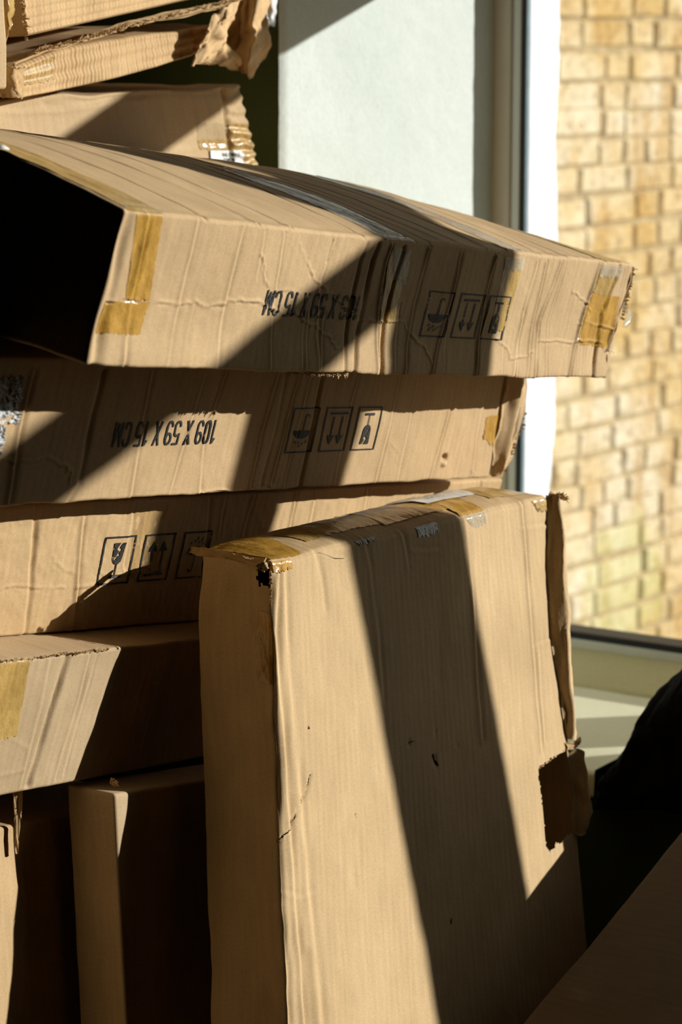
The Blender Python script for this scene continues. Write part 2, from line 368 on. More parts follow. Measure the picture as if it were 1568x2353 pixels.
def bricks():
    cx = C0+ray(1420, 700)*6.8
    a = math.radians(6); t = np.array([math.sin(a), math.cos(a), 0]); n = np.array([math.cos(a), -math.sin(a), 0])
    root = bpy.data.objects.new('wall_brick', None); COL.objects.link(root); root.location = cx; root['kind'] = 'structure'
    def wp(s, d, z): return cx+t*s+n*d+np.array([0, 0, z-cx[2]])
    MOSS[0].inputs[1].default_value = tuple(hit(1432, 1345, n, cx))
    # backing
    v = [wp(s, d, z) for s in (-3.1, 9) for d in (-.25, -.009) for z in (-.9, 4.2)]
    mesh('mortar_bed', v, [(0, 1, 3, 2), (4, 6, 7, 5), (0, 4, 5, 1), (2, 3, 7, 6), (0, 2, 6, 4), (1, 5, 7, 3)], M['mortar'], root, smooth=False)
    rs = np.random.RandomState(5); pitch = .0775
    far_v, far_f = [], []; cnt = 0; shapes = {}
    def brickmesh(w, sd):
        # rounded, slightly irregular brick; origin at its front centre
        bm = bmesh.new(); bmesh.ops.create_cube(bm, size=1)
        hh = .0672; r2 = np.random.RandomState(sd)
        for q in bm.verts: q.co = Vector((q.co.x*w, q.co.y*.05-.025, q.co.z*hh))+Vector([*(r2.rand(3)-.5)*[.006, .004, .006]])
        bmesh.ops.bevel(bm, geom=[e for e in bm.edges if all(q.co.y > -.03 for q in e.verts)], offset=.007, segments=1, affect='EDGES')
        return bm
    zc = -.86; row = 0
    while zc < 4.1:
        s = -3.0+rs.rand()*.1
        while s < 8.5:
            w = rs.choice([.112, .118, .235, .125, .165]) if rs.rand() < .8 else .24
            z = zc+rs.randn()*.0022+.006*math.sin(s*2+row)
            prj = proj(wp(s+w/2, 0, z))[0]
            vis = 1200 < prj[0] < 1640 and -70 < prj[1] < 1600
            near = vis
            jj = (rs.rand()-.5)*.006
            if near and cnt < 300:
                cnt += 1
                key = (round(w, 3), rs.randint(3))
                if key not in shapes:
                    bm = brickmesh(w-.011, hash(key[1])+int(w*1000)); me = bpy.data.meshes.new('brick'); bm.to_mesh(me); bm.free()
                    me.materials.append(M['brick']); shapes[key] = me
                ob = bpy.data.objects.new('brick', shapes[key]); COL.objects.link(ob); ob.parent = root
                p = wp(s+w/2, jj, z)-cx
                # local x -> -t (so that local +y is the outward normal)
                ob.matrix_local = Matrix(((-t[0], n[0], 0, p[0]), (-t[1], n[1], 0, p[1]), (0, 0, 1, p[2]), (0, 0, 0, 1))) @ Matrix.Rotation((rs.rand()-.5)*.02, 4, 'Y')
            else:
                b0 = len(far_v); hh = .0335; q = (w-.011)/2
                for dd in (jj-.03, jj):
                    for ss, zz in ((-q, -hh), (q, -hh), (q, hh), (-q, hh)):
                        k = .0 if dd < jj else .004
                        far_v.append(wp(s+w/2+ss*(1-k/q), dd, z+zz*(1-k/hh)))
                for fc in ((4, 5, 6, 7), (0, 1, 5, 4), (1, 2, 6, 5), (2, 3, 7, 6), (3, 0, 4, 7)): far_f.append(tuple(b0+i for i in fc))
            s += w
        zc += pitch; row += 1
    o = mesh('distant_bricks', far_v, far_f, M['brick'], root, smooth=False); o['kind'] = 'stuff'
    print('bricks', cnt)
bricks()

# ------------------------------------------------------------------ cartons
def seg_dist(A, B, pts):
    """signed distance from points (A,B) to a polyline; sign from side; also t-fade at the ends"""
    best = np.full(A.shape, 1e9); sg = np.zeros(A.shape)
    for (x0, y0), (x1, y1) in zip(pts[:-1], pts[1:]):
        dx, dy = x1-x0, y1-y0; l2 = dx*dx+dy*dy+1e-12
        t = np.clip(((A-x0)*dx+(B-y0)*dy)/l2, 0, 1)
        ex = A-(x0+t*dx); ey = B-(y0+t*dy); d = np.hypot(ex, ey)
        m = d < best; best = np.where(m, d, best); sg = np.where(m, np.sign(dx*ey-dy*ex), sg)
    return best, sg
class Carton:
    FACES = dict(front=2, back=2, top=1, bottom=1, left=0, right=0)
    def __init__(s, quad, plane, depth, back=None, back_px=None):
        """quad: front pixels TL,TR,BR,BL on plane (n,P0); depth: length behind"""
        n, P0 = plane; n = np.array(n, float)/np.linalg.norm(n)
        TL, TR, BR, BL = [hit(*q, n, P0) for q in quad]
        bd = -n if back is None else np.array(back, float)
        s.c = {}
        for (i, j), p in zip(((0, 0), (1, 0), (1, 1), (0, 1)), (TL, TR, BR, BL)):
            s.c[i, j, 0] = p; s.c[i, j, 1] = p+bd*depth
        if back_px:
            for k, px in back_px.items():
                i, j = k; q = s.c[i, j, 1]; dq = (q-C0)@FW; s.c[i, j, 1] = C0+ray(*px)*dq
        d = lambda a, b: np.linalg.norm(s.c[a]-s.c[b])
        s.L = (d((0,0,0),(1,0,0))+d((0,1,0),(1,1,0)))/2; s.H = (d((0,0,0),(0,1,0))+d((1,0,0),(1,1,0)))/2; s.W = depth
        s.n = {}
        ctr = sum(s.c.values())/8
        for f, ax in s.FACES.items():
            side = 1 if f in ('back', 'bottom', 'right') else 0
            ks = [k for k in s.c if k[ax] == side]
            P = [s.c[k] for k in sorted(ks)]
            nn = np.cross(P[3]-P[0], P[2]-P[1]); nn /= np.linalg.norm(nn)
            if nn@(sum(P)/4-ctr) < 0: nn = -nn
            s.n[f] = nn
        s.feat = {f: [] for f in s.FACES}; s.func = {f: [] for f in s.FACES}; s.warp = []
        s.r = .004; s.holes = []
    def tri(s, a, b, w):
        u = (a/s.L)[..., None]; v = (b/s.H)[..., None]; k = (w/s.W)[..., None]
        r = 0
        for (i, j, l), p in s.c.items():
            r = r+p*((u if i else 1-u)*(v if j else 1-v)*(k if l else 1-k))
        return r
    def h(s, f, p, q):
        r = np.zeros(p.shape)
        for fn in s.func[f]: r = r+fn(p, q)
        for pts, amp, wd, kind in s.feat[f]:
            x0 = min(a for a, _ in pts)-4*wd; x1 = max(a for a, _ in pts)+4*wd; y0 = min(b for _, b in pts)-4*wd; y1 = max(b for _, b in pts)+4*wd
            m = (p > x0) & (p < x1) & (q > y0) & (q < y1)
            if not m.any(): continue
            pp = p[m]; qq = q[m]
            d, sg = seg_dist(pp+vn(pp*28, qq*28, 5)*wd*.35, qq+vn(pp*28, qq*28, 6)*wd*.35, pts)
            x = d/wd
            if kind == 'v': e = -amp*np.exp(-x*x)
            elif kind == 'r': e = amp*np.exp(-x*x)
            elif kind == 'f': e = amp*sg*x*np.exp(-x*x*.8)*1.6        # fold: ridge beside valley
            elif kind == 'F': e = -amp*sg*x*np.exp(-x*x*.8)*1.6
            elif kind == 'k': e = -amp*np.exp(-np.abs(x)*1.6)
            e = e*(0.75+.5*vn(pp*25, qq*25, int(abs(pts[0][0])*997) % 50))
            r[m] += e
        return r
    def P(s, a, b, w, off=None, offv=0.0):
        a = np.asarray(a, float); b = np.asarray(b, float); w = np.asarray(w, float)
        r = s.r
        qa = np.clip(a, r, s.L-r); qb = np.clip(b, r, s.H-r); qw = np.clip(w, r, s.W-r)
        da, db, dw = a-qa, b-qb, w-qw; l = np.sqrt(da**2+db**2+dw**2)+1e-12; k = np.where(l > r, r/l, 1.0)
        ra, rb, rw = qa+da*k, qb+db*k, qw+dw*k
        p = s.tri(ra, rb, rw)
        for f, (x, y, dist) in dict(front=(a, b, w), top=(a, w, b), bottom=(a, w, s.H-b), left=(w, b, a), right=(w, b, s.L-a)).items():
            if not (s.feat[f] or s.func[f]): continue
            m = dist < .03
            if not m.any(): continue
            hh = np.zeros(a.shape); hh[m] = s.h(f, x[m], y[m])*np.exp(-(dist[m]/.009)**2)
            p = p+s.n[f]*hh[..., None]
        for fn in s.warp: p = p+fn(a, b, w)
        if off: p = p+s.n[off]*offv
        return p
    def face(s, f, x, y, off=0.0):
        z = np.zeros(np.shape(x))
        if f == 'front': return s.P(x, y, z, 'front', off)
        if f == 'top': return s.P(x, z, y, 'top', off)
        if f == 'left': return s.P(z, y, x, 'left', off)
        if f == 'right': return s.P(z+s.L, y, x, 'right', off)
    def px(s, f, X, Y):
        """pixel -> face coordinates (metres) on the undisplaced face"""
        ab = np.array([s.L/2 if f in ('front', 'top') else s.W/2, s.H/2 if f in ('front', 'left', 'right') else s.W/2])
        def F(ab):
            z = np.array(0.0); a, b = np.array(ab[0]), np.array(ab[1])
            p = s.tri(a, b, z) if f == 'front' else s.tri(a, z, b) if f == 'top' else s.tri(z, b, a) if f == 'left' else s.tri(z+s.L, b, a)
            return proj(p)[0]
        for _ in range(12):
            r = F(ab)-[X, Y]; e = 1e-4
            J = np.c_[(F(ab+[e, 0])-F(ab))/e, (F(ab+[0, e])-F(ab))/e]
            ab = ab-np.linalg.solve(J, r)
        return tuple(ab)
    def crease(s, f, pxs, amp=.0015, wd=.003, kind='f', jag=0):
        pts = [s.px(f, *q) for q in pxs]
        if jag:
            rs = np.random.RandomState(abs(int(pxs[0][0]))); out = []
            for a, b in zip(pts[:-1], pts[1:]):
                n = 5
                for k in range(n):
                    t = k/n; out.append((a[0]+(b[0]-a[0])*t+(rs.rand()-.5)*jag, a[1]+(b[1]-a[1])*t+(rs.rand()-.5)*jag))
            pts = out+[pts[-1]]
        s.feat[f].append((pts, amp, wd, kind))
    def body(s, name, mat, root, step=.0016, wstep=.006, vstep=None, holes=None):
        def ticks(Lx, st, extra=()):
            n = max(2, int(Lx/st)); t = np.linspace(0, Lx, n+1); r = s.r
            t = np.unique(np.round(np.r_[t, [r*.15, r*.4, r*.7, r, Lx-r*.15, Lx-r*.4, Lx-r*.7, Lx-r]], 6)); return t
        A = ticks(s.L, step); B = ticks(s.H, vstep or step); Wt = ticks(s.W, wstep)
        V, F, UV = [], [], []; base = 0
        def add(f, P1, P2, cull=None):
            nonlocal base
            G1, G2 = np.meshgrid(P1, P2, indexing='ij'); z = np.zeros(G1.shape)
            if f == 'front': a, b, w = G1, G2, z; uv = (a, b)
            elif f == 'back': a, b, w = G1, G2, z+s.W; uv = (a, b)
            elif f == 'top': a, w, b = G1, G2, z; uv = (a, -w)
            elif f == 'bottom': a, w, b = G1, G2, z+s.H; uv = (a, s.H+w)
            elif f == 'left': w, b, a = G1, G2, z; uv = (-w, b)
            else: w, b, a = G1, G2, z+s.L; uv = (s.L+w, b)
            p = s.P(a, b, w).reshape(-1, 3)
            q = np.arange(len(p)).reshape(G1.shape)+base
            fc = np.stack([q[:-1, :-1], q[1:, :-1], q[1:, 1:], q[:-1, 1:]], -1)
            # orientation
            i, j = fc.shape[0]//2, fc.shape[1]//2; pp = p[fc[i, j]-base]; nn = np.cross(pp[2]-pp[0], pp[3]-pp[1])
            if nn@s.n[f] < 0: fc = fc[..., ::-1]
            if cull is not None:
                ca = (G1[:-1, :-1]+G1[1:, 1:])/2; cb = (G2[:-1, :-1]+G2[1:, 1:])/2
                keep = ~cull(ca, cb); fc = fc[keep]
            V.append(p); F.append(fc.reshape(-1, 4)); UV.append(np.stack(uv, -1).reshape(-1, 2)); base += len(p)
        holes = holes or {}
        for f, p1, p2 in (('front', A, B), ('back', A, B), ('top', A, Wt), ('bottom', A, Wt), ('left', Wt, B), ('right', Wt, B)):
            add(f, p1, p2, holes.get(f))
        return mesh(name, np.concatenate(V), np.concatenate(F), mat, root, np.concatenate(UV), merge=1e-6)
    def patch(s, name, f, quad, mat, root, off=.0006, n=(24, 24), rag=(0, 0, 0, 0), pxmode=True, seed=1, label=None, extra=None):
        """thin sheet lying on a face; quad TL,TR,BR,BL (pixels); rag = raggedness of sides top,right,bottom,left"""
        q = [s.px(f, *p) for p in quad] if pxmode else quad
        q = np.array(q); u = np.linspace(0, 1, n[0]+1); v = np.linspace(0, 1, n[1]+1)
        Un, Vn = np.meshgrid(u, v, indexing='ij')
        Lq = np.linalg.norm(q[1]-q[0]); Hq = np.linalg.norm(q[3]-q[0])
        t0 = rag[0]/Hq*(vn(u*18, u*0, seed)+vn(u*61, u*0, seed+1))*.5; t1 = rag[2]/Hq*(vn(u*18, u*0, seed+2)+vn(u*61, u*0, seed+3))*.5
        Vn = (-t0[:, None])*(1-Vn)+Vn*(1+t1[:, None])
        l0 = rag[3]/Lq*(vn(v*18, v*0, seed+4)+vn(v*61, v*0, seed+5))*.5; l1 = rag[1]/Lq*(vn(v*18, v*0, seed+6)+vn(v*61, v*0, seed+7))*.5
        Un = (-l0[None, :])*(1-Un)+Un*(1+l1[None, :])
        X = (q[0][:, None, None]*(1-Un)*(1-Vn)+q[1][:, None, None]*Un*(1-Vn)+q[2][:, None, None]*Un*Vn+q[3][:, None, None]*(1-Un)*Vn)
        p = s.face(f, X[0], X[1], off)
        nz = fbm(X[0]*90, X[1]*60, seed+9)*.0004
        p = p+s.n[f]*nz[..., None]
        if extra: p = p+extra(Un, Vn)
        qi = np.arange(p.shape[0]*p.shape[1]).reshape(p.shape[:2])
        fc = np.stack([qi[:-1, :-1], qi[:-1, 1:], qi[1:, 1:], qi[1:, :-1]], -1).reshape(-1, 4)
        pp = p.reshape(-1, 3)[fc[len(fc)//2]]
        if np.cross(pp[2]-pp[0], pp[3]-pp[1])@s.n[f] < 0: fc = fc[:, ::-1]
        o = mesh(name, p.reshape(-1, 3), fc, mat, root, np.stack([X[0], X[1]], -1).reshape(-1, 2))
        if label: o['label'] = label
        return o
    def ink(s, name, f, a0, a1, b0, b1, fn, root, mat=None, step=.00042, off=.0009, wear=.0, label=None, seed=3):
        """flat print: the cells of a fine grid that fall inside fn(x,y) in 0..1 box coordinates"""
        na = max(2, int((a1-a0)/step)); nb = max(2, int((b1-b0)/step))
        a = np.linspace(a0, a1, na+1); b = np.linspace(b0, b1, nb+1)
        ca, cb = np.meshgrid((a[:-1]+a[1:])/2, (b[:-1]+b[1:])/2, indexing='ij')
        ins = fn(ca, cb)
        if wear: ins &= (fbm(ca*400, cb*400, seed, 2)+fbm(ca*60, cb*60, seed+4, 2)*.8) < (1.25-wear)
        if not ins.any(): return None
        i, j = np.nonzero(ins)
        idx = np.full((na+1, nb+1), -1); used = np.zeros((na+1, nb+1), bool)
        for di in (0, 1):
            for dj in (0, 1): used[i+di, j+dj] = True
        idx[used] = np.arange(used.sum()); ga, gb = np.meshgrid(a, b, indexing='ij')
        p = s.face(f, ga[used], gb[used], off)
        fc = np.stack([idx[i, j], idx[i+1, j], idx[i+1, j+1], idx[i, j+1]], -1)
        o = mesh(name, p, fc, mat or M['ink'], root, np.stack([ga[used], gb[used]], -1))
        if label: o['label'] = label
        return o

# stroke letters, unit height, width w
def arc(cx, cy, rx, ry, a0, a1, n=14):
    return [(cx+rx*math.cos(math.radians(a0+(a1-a0)*k/n)), cy+ry*math.sin(math.radians(a0+(a1-a0)*k/n))) for k in range(n+1)]
GL = {
 '1': [[(.10, .80), (.26, .97), (.26, .03)]],
 '0': [arc(.24, .74, .19, .22, 0, 180)+arc(.24, .26, .19, .22, 180, 360)+[(.43, .74)]],
 '9': [arc(.24, .74, .19, .22, 0, 360), [(.43, .74), (.43, .26)], arc(.24, .26, .19, .22, 0, -170)],
 '5': [[(.42, .96), (.08, .96), (.07, .55)]+arc(.24, .50, .19, .12, 150, 0)[1:]+arc(.24, .26, .19, .22, 0, -170)],
 '3': [arc(.22, .74, .19, .21, 150, -70), arc(.22, .27, .20, .24, 70, -160)],
 'X': [[(.05, .03), (.42, .97)], [(.05, .97), (.42, .03)]],
 'C': [arc(.25, .74, .19, .22, 0, 180)+arc(.25, .26, .19, .22, 180, 360)],
 'M': [[(.05, .03), (.08, .97), (.30, .10), (.52, .97), (.55, .03)]],
 'D': [[(.06, .03), (.06, .97), (.24, .97)]+arc(.24, .70, .19, .27, 90, 0)+arc(.24, .30, .19, .27, 0, -90)+[(.06, .03)]],
 '-': [[(.08, .5), (.30, .5)]], ' ': [],
}
ADV = {'1': .50, '0': .60, '9': .60, '5': .60, '3': .58, 'X': .60, 'C': .62, 'M': .74, 'D': .60, '-': .44, ' ': .26}
def text_fn(txt, a0, a1, b0, b1, flip, th=.085):
    total = sum(ADV[c] for c in txt)
    def fn(A, B):
        tx = (a1-A)/(a1-a0) if flip else (A-a0)/(a1-a0)
        ty = (B-b0)/(b1-b0) if flip else (b1-B)/(b1-b0)
        asp = (a1-a0)/(b1-b0)/total            # squeeze of the lettering
        ins = np.zeros(A.shape, bool); x = 0
        for ch in txt:
            for pl in GL[ch]:
                pts = [((x+px_)*asp, py_) for px_, py_ in pl]
                d, _ = seg_dist(tx*total*asp, ty, pts)
                ins |= d < th*.5
            x += ADV[ch]
        return ins
    return fn
def icon_fn(kind, a0, a1, b0, b1, flip):
    def fn(A, B):
        x = (a1-A)/(a1-a0) if flip else (A-a0)/(a1-a0)
        y = (B-b0)/(b1-b0) if flip else (b1-B)/(b1-b0)
        X, Y = x, y
        t = .045
        ins = (np.minimum(x, 1-x) < t) | (np.minimum(y, 1-y) < t*.75)
        if kind == 'glass':
            hw = np.where(y > .58, .155+(y-.58)*.1, .155*np.sqrt(np.clip(1-((.58-y)/.17)**2, 0, 1)))
            bowl = (np.abs(x-.5) < hw) & (y > .41) & (y < .86)
            d, _ = seg_dist(X, Y, [(.585, .90), (.47, .735), (.55, .715)])
            d2, _ = seg_dist(X, Y, [(.55, .715), (.43, .53)])
            bowl &= (d > .032) & (d2 > .020)
            ins |= bowl | ((np.abs(x-.5) < .016) & (y > .17) & (y <= .45)) | ((np.abs(x-.5) < .19) & (y > .14) & (y < .195))
        elif kind == 'arrows':
            for cx in (.33, .66):
                ins |= (np.abs(x-cx) < .022) & (y > .21) & (y < .68)
                ins |= (y > .63) & (y < .85) & (np.abs(x-cx) < .13*(.85-y)/.22)
            ins |= (y > .12) & (y < .165) & (x > .17) & (x < .81)
        else:
            dome = ((x-.5)/.33)**2+((y-.49)/.20)**2 < 1
            edge = .495+.018*np.abs(np.sin((x-.5)*22))
            ins |= dome & (y > edge)
            d, _ = seg_dist(X, Y, [(.5, .5), (.5, .21)]+arc(.43, .20, .07, .045, 0, -180))
            ins |= d < .016
            for k, (cx, cy) in enumerate([(.30, .76), (.42, .80), (.56, .77), (.66, .80), (.73, .74), (.52, .85), (.70, .85)]):
                ins |= (((x-cx)-(y-cy)*.3)/.02)**2+((y-cy)/.035)**2 < 1
        return ins
    return fn
ICON = dict(umbrella=(.5885, .6445), arrows=(.6585, .7155), glass=(.7285, .7815)); IB = (.0535, .1063); TX = (.2620, .4470, .0655, .0922)
LN = 1.09
def prints(ct, root, flip, names=('text', 'umbrella', 'arrows', 'glass'), wear=.0):
    sx = ct.L/LN; sy = ct.H/.15
    for k in names:
        if k == 'text':
            a0, a1, b0, b1 = TX
            fl = flip
            if not flip: a0, a1, b0, b1 = LN-a1, LN-a0, .15-b1, .15-b0
            a0 *= sx; a1 *= sx; b0 *= sy; b1 *= sy
            ct.ink('printed_text', 'front', a0, a1, b0, b1, text_fn('109 X 59 X 15 CM', a0, a1, b0, b1, fl, .10), root, wear=wear, label='black printed size text reading 109 X 59 X 15 CM')
        else:
            a0, a1 = ICON[k]; b0, b1 = IB
            if not flip: a0, a1, b0, b1 = LN-a1, LN-a0, .15-b1, .15-b0
            a0 *= sx; a1 *= sx; b0 *= sy; b1 *= sy
            ct.ink(k+'_symbol', 'front', a0, a1, b0, b1, icon_fn(k, a0, a1, b0, b1, flip), root, wear=wear, label=dict(umbrella='black printed keep dry umbrella symbol', arrows='black printed this way up arrows symbol', glass='black printed fragile wine glass symbol')[k])

def ribbon(name, cl, mat, root, seed=0, thick=.0022, jit=.002, sub=6):
    """sheet from rows of 3-D points (list of rows); refined, roughened and given thickness"""
    R_ = np.array(cl, float); nr, nc = R_.shape[:2]
    ur = np.linspace(0, nr-1, (nr-1)*sub+1); uc = np.linspace(0, nc-1, (nc-1)*sub+1)
    def interp(a, u, ax):
        i = np.clip(np.floor(u).astype(int), 0, a.shape[ax]-2); t = u-i
        A_ = np.take(a, i, ax); B_ = np.take(a, i+1, ax); sh = [1]*a.ndim; sh[ax] = -1
        return A_*(1-t.reshape(sh))+B_*t.reshape(sh)
    G = interp(interp(R_, ur, 0), uc, 1)
    a, b = np.meshgrid(ur, uc, indexing='ij')
    for k in range(3): G[..., k] += fbm(a*1.7+k*9, b*1.7, seed+k*7, 3)*jit
    # ragged outer row
    m, n = G.shape[:2]
    d1 = np.gradient(G, axis=0); d2 = np.gradient(G, axis=1); nn = np.cross(d1, d2); nn /= np.linalg.norm(nn, axis=2, keepdims=True)+1e-9
    T = G+nn*thick/2; Bm = G-nn*thick/2
    v = np.r_[T.reshape(-1, 3), Bm.reshape(-1, 3)]
    q = np.arange(m*n).reshape(m, n); o = m*n
    f = np.stack([q[:-1, :-1], q[1:, :-1], q[1:, 1:], q[:-1, 1:]], -1).reshape(-1, 4)
    f2 = f[:, ::-1]+o
    bd = np.r_[q[0, :], q[1:, -1], q[-1, -2::-1], q[-2:0:-1, 0]]; nb = np.roll(bd, -1)
    f3 = np.stack([nb, bd, bd+o, nb+o], -1)
    uv = np.stack([a*.02, b*.02], -1).reshape(-1, 2)
    return mesh(name, v, np.concatenate([f, f2, f3]), mat, root, np.r_[uv, uv])
def rag_edge(name, p0, p1, n_out, n_up, mat, root, w=.006, seed=1, cnt=60):
    """frayed torn fibres along an edge: many short slivers in one part"""
    p0, p1, n_out, n_up = map(lambda q: np.array(q, float), (p0, p1, n_out, n_up)); rs = np.random.RandomState(seed)
    V, F = [], []
    t = (p1-p0)/np.linalg.norm(p1-p0); L = np.linalg.norm(p1-p0)
    for k in range(cnt):
        c = p0+(p1-p0)*rs.rand()+n_up*(rs.rand()-.5)*w*.8; l = L/cnt*(1+rs.rand()*2.2); hgt = w*(.3+rs.rand())
        d = n_out*hgt*rs.rand()+n_up*hgt*(rs.rand()-.5)*1.2
        b = len(V); V += [c-t*l/2, c+t*l/2, c+t*l*.3+d, c-t*l*.2+d*.9+n_up*.001, c-t*l/2-n_up*.0015, c+t*l/2-n_up*.0015]
        F += [(b, b+1, b+2, b+3), (b+5, b+4, b+3, b+2), (b, b+4, b+5, b+1), (b, b+3, b+4), (b+1, b+5, b+2)]
    uv = np.array([(i*.013 % 1, i*.007 % 1) for i in range(len(V))])
    return mesh(name, V, F, mat, root, uv, smooth=False)

def rotm(rx, ry, rz):
    return np.array(Matrix.Rotation(rz, 3, 'Z') @ Matrix.Rotation(ry, 3, 'Y') @ Matrix.Rotation(rx, 3, 'X'))
RC = rotm(-.1358, .2009, -.0021); NC = RC@np.array([1, 0, 0])
PCP = np.array([-1.3762-.020, 1.7664, -.1365+CAMZ])         # point on the front plane of the tilted carton
def plC(w): return NC, PCP-NC*w
GEN = lambda amp, sc, seed: (lambda p, q: fbm(p*sc, q*sc, seed)*amp)
GRP = 'flat cartons stacked by the window'

# ---- carton C: big tilted one
C = Carton([(292, 483), (1457, 607), (1392, 870), (190, 840)], plC(0), .575, back_px={(1, 0): (600, 398), (0, 0): (-754, 232)})
C.func['front'].append(GEN(.0009, 14, 3)); C.func['front'].append(GEN(.00025, 70, 8))
C.func['front'].append(lambda a, b: .007*np.exp(-((C.H-b)/.028)**2)*np.clip(1.25-np.abs(a/C.L-.40)*1.6, 0, 1))
C.func['top'].append(lambda a, w: .036*np.sin(np.clip(w/C.W, 0, 1)*math.pi)*(1-.25*a/C.L)*np.clip((C.L-a)/.25, 0, 1)**.5)
C.func['top'].append(GEN(.0012, 10, 5)); C.func['top'].append(GEN(.0002, 60, 6))
C.func['bottom'].append(GEN(.0015, 16, 15))
cr = [([(300,485),(262,640),(215,838)], .0035, .006,'v'), ([(345,492),(305,685),(275,838)], .0020, .0035,'f'), ([(457,508),(415,690),(375,838)], .0010,.003,'f'),
 ([(562,520),(518,690),(490,842)], .0012,.003,'f'), ([(770,550),(740,640),(722,858)], .0012,.003,'f'), ([(765,552),(752,600)], .0014,.002,'v'),
 ([(845,560),(828,600),(809,690),(793,770),(781,857)], .0030,.0028,'v'), ([(872,563),(856,600),(827,740),(804,857)], .0042,.0034,'v'), ([(900,567),(887,600),(871,690),(858,860)], .0022,.0025,'f'),
 ([(930,570),(905,650),(885,735),(866,862)], .0038,.003,'v'), ([(988,575),(955,700),(918,866)], .0028,.003,'f'), ([(1062,585),(1035,700),(980,866)], .0026,.003,'f'),
 ([(1140,592),(1118,680),(1085,868)], .0036,.003,'f'), ([(1237,603),(1210,700),(1172,868)], .0014,.003,'f'), ([(1257,605),(1225,750),(1205,868)], .0014,.003,'f'), ([(1289,607),(1240,740),(1225,868)], .0022,.003,'f'),
 ([(1300,607),(1262,740),(1250,868)], .0010,.002,'f'), ([(1379,612),(1345,710),(1322,790),(1303,868)], .0034,.0032,'f'), ([(1425,615),(1383,720),(1371,790),(1362,866)], .0046,.0036,'v'),
 ([(1440,620),(1420,700),(1408,760)], .002,.003,'f'), ([(655,535),(640,640),(610,845)], .0006,.002,'f'), ([(610,530),(590,640)], .0005,.002,'f'), ([(920,700),(895,862)], .0010,.002,'f')]
for x in (690, 700, 735, 1020, 1155, 1190, 1330, 1345): cr.append(([(x+12, 720), (x-10, 862)], .0008, .0018, 'f'))
for p, a, w, k in cr: C.crease('front', p, a*1.25, w, k)
for p, a in [([(248,691),(300,688),(342,690),(415,697),(450,693),(470,701),(517,700),(525,684),(560,690),(600,695),(622,713),(680,722),(725,748),(750,770),(772,800)], .0018),
    ([(690,560),(705,600),(722,640),(755,672),(790,700),(830,712)], .0014), ([(600,585),(610,640),(618,660)], .001), ([(624,676),(660,668),(690,675)], .001),
    ([(825,735),(870,737),(932,740),(945,775),(975,800),(985,830)], .0016), ([(1140,778),(1165,800),(1170,822),(1200,820),(1222,808)], .0014),
    ([(1235,780),(1310,785),(1345,782),(1380,790),(1400,806)], .0018), ([(1318,672),(1345,692),(1358,720)], .0014), ([(1328,745),(1350,741),(1370,748),(1405,757)], .0014)]:
    C.crease('front', p, a, .0016, 'r', jag=.0035); C.crease('front', [(x+1, y+4) for x, y in p], a*.9, .0013, 'k', jag=.0035)
# top creases run back across the lid
rs = np.random.RandomState(4)
for a in [.13, .22, .28, .36, .42, .47, .50, .53, .56, .60, .64, .70, .75, .79, .83, .87, .90, .93, .97, 1.01, 1.05]:
    a *= C.L/1.09
    C.feat['top'].append(([(a, .0), (a+rs.randn()*.006, .25), (a+rs.randn()*.008, .585)], .0008+rs.rand()*.0012, .0028, 'f' if rs.rand() < .6 else 'v'))
C.feat['top'].append(([(.02, .014), (.5, .013), (1.07, .012)], .0012, .003, 'v'))
rootC = empty('cardboard_box', tuple(C.c[0, 1, 0]), 'long tilted flat carton on top of the front stack, right end jutting past the window', 'box', GRP)
C.body('box_body', M['cardC'], rootC, .0016, .0065, vstep=.0014)
prints(C, rootC, True, ('text', 'umbrella', 'arrows', 'glass'), wear=.10)
for f, q, m_, r in [('front', [(316,490),(374,498),(345,690),(288,688)], 'tape', 1), ('front', [(246,692),(345,694),(318,768),(222,765)], 'tape', 1),
        ('front', [(895,575),(942,580),(905,742),(872,738)], 'tape2', 1), ('front', [(1163,600),(1203,604),(1158,762),(1126,757)], 'tape2', 1),
        ('front', [(1382,616),(1430,622),(1400,680),(1356,672)], 'tape2', 1), ('front', [(1358,672),(1424,682),(1396,800),(1322,788)], 'tape', 1)]:
    C.patch('tape_strip', f, q, M[m_], rootC, .0005, (30, 50), (0, .001, .002, .001), seed=int(q[0][0]) % 40, label='brown packing tape strip' )
def topstrip(ct, a0, a1, w0, w1, mat, root, shift=0, label=None, seed=2, rag=(.0, .001, .004, .001), off=.0008):
    return ct.patch('tape_strip', 'top', [(a0, w0), (a1, w0), (a1+shift, w1), (a0+shift, w1)], mat, root, off, (24, 90), rag, pxmode=False, seed=seed, label=label)
ax = lambda x, y: C.px('front', x, y)[0]
topstrip(C, ax(300, 490), ax(376, 500), .0, .40, M['tape2'], rootC, -.01, 'brown packing tape along the near edge of the lid')
topstrip(C, ax(880, 560), ax(950, 575), .0, .24, M['clear'], rootC, .0, 'clear crinkled tape over the lid')
C.patch('tape_strip', 'front', [(905,568),(945,574),(932,655),(905,650)], M['clear'], rootC, .0012, (20, 30), (0, .003, .004, .003), seed=12, label='clear crinkled tape folded over the edge')
topstrip(C, ax(1165, 590), ax(1207, 595), .0, .30, M['clear'], rootC, .0, 'clear tape over the lid', 6)
C.patch('tape_strip', 'front', [(1162,590),(1206,594),(1200,622),(1160,618)], M['clear'], rootC, .0013, (16, 12), (0, .002, .004, .002), seed=22, label='clear tape folded over the edge')
topstrip(C, ax(1385, 612), ax(1430, 618), .0, .45, M['tape2'], rootC, .0, 'brown tape across the lid near its far end', 9)
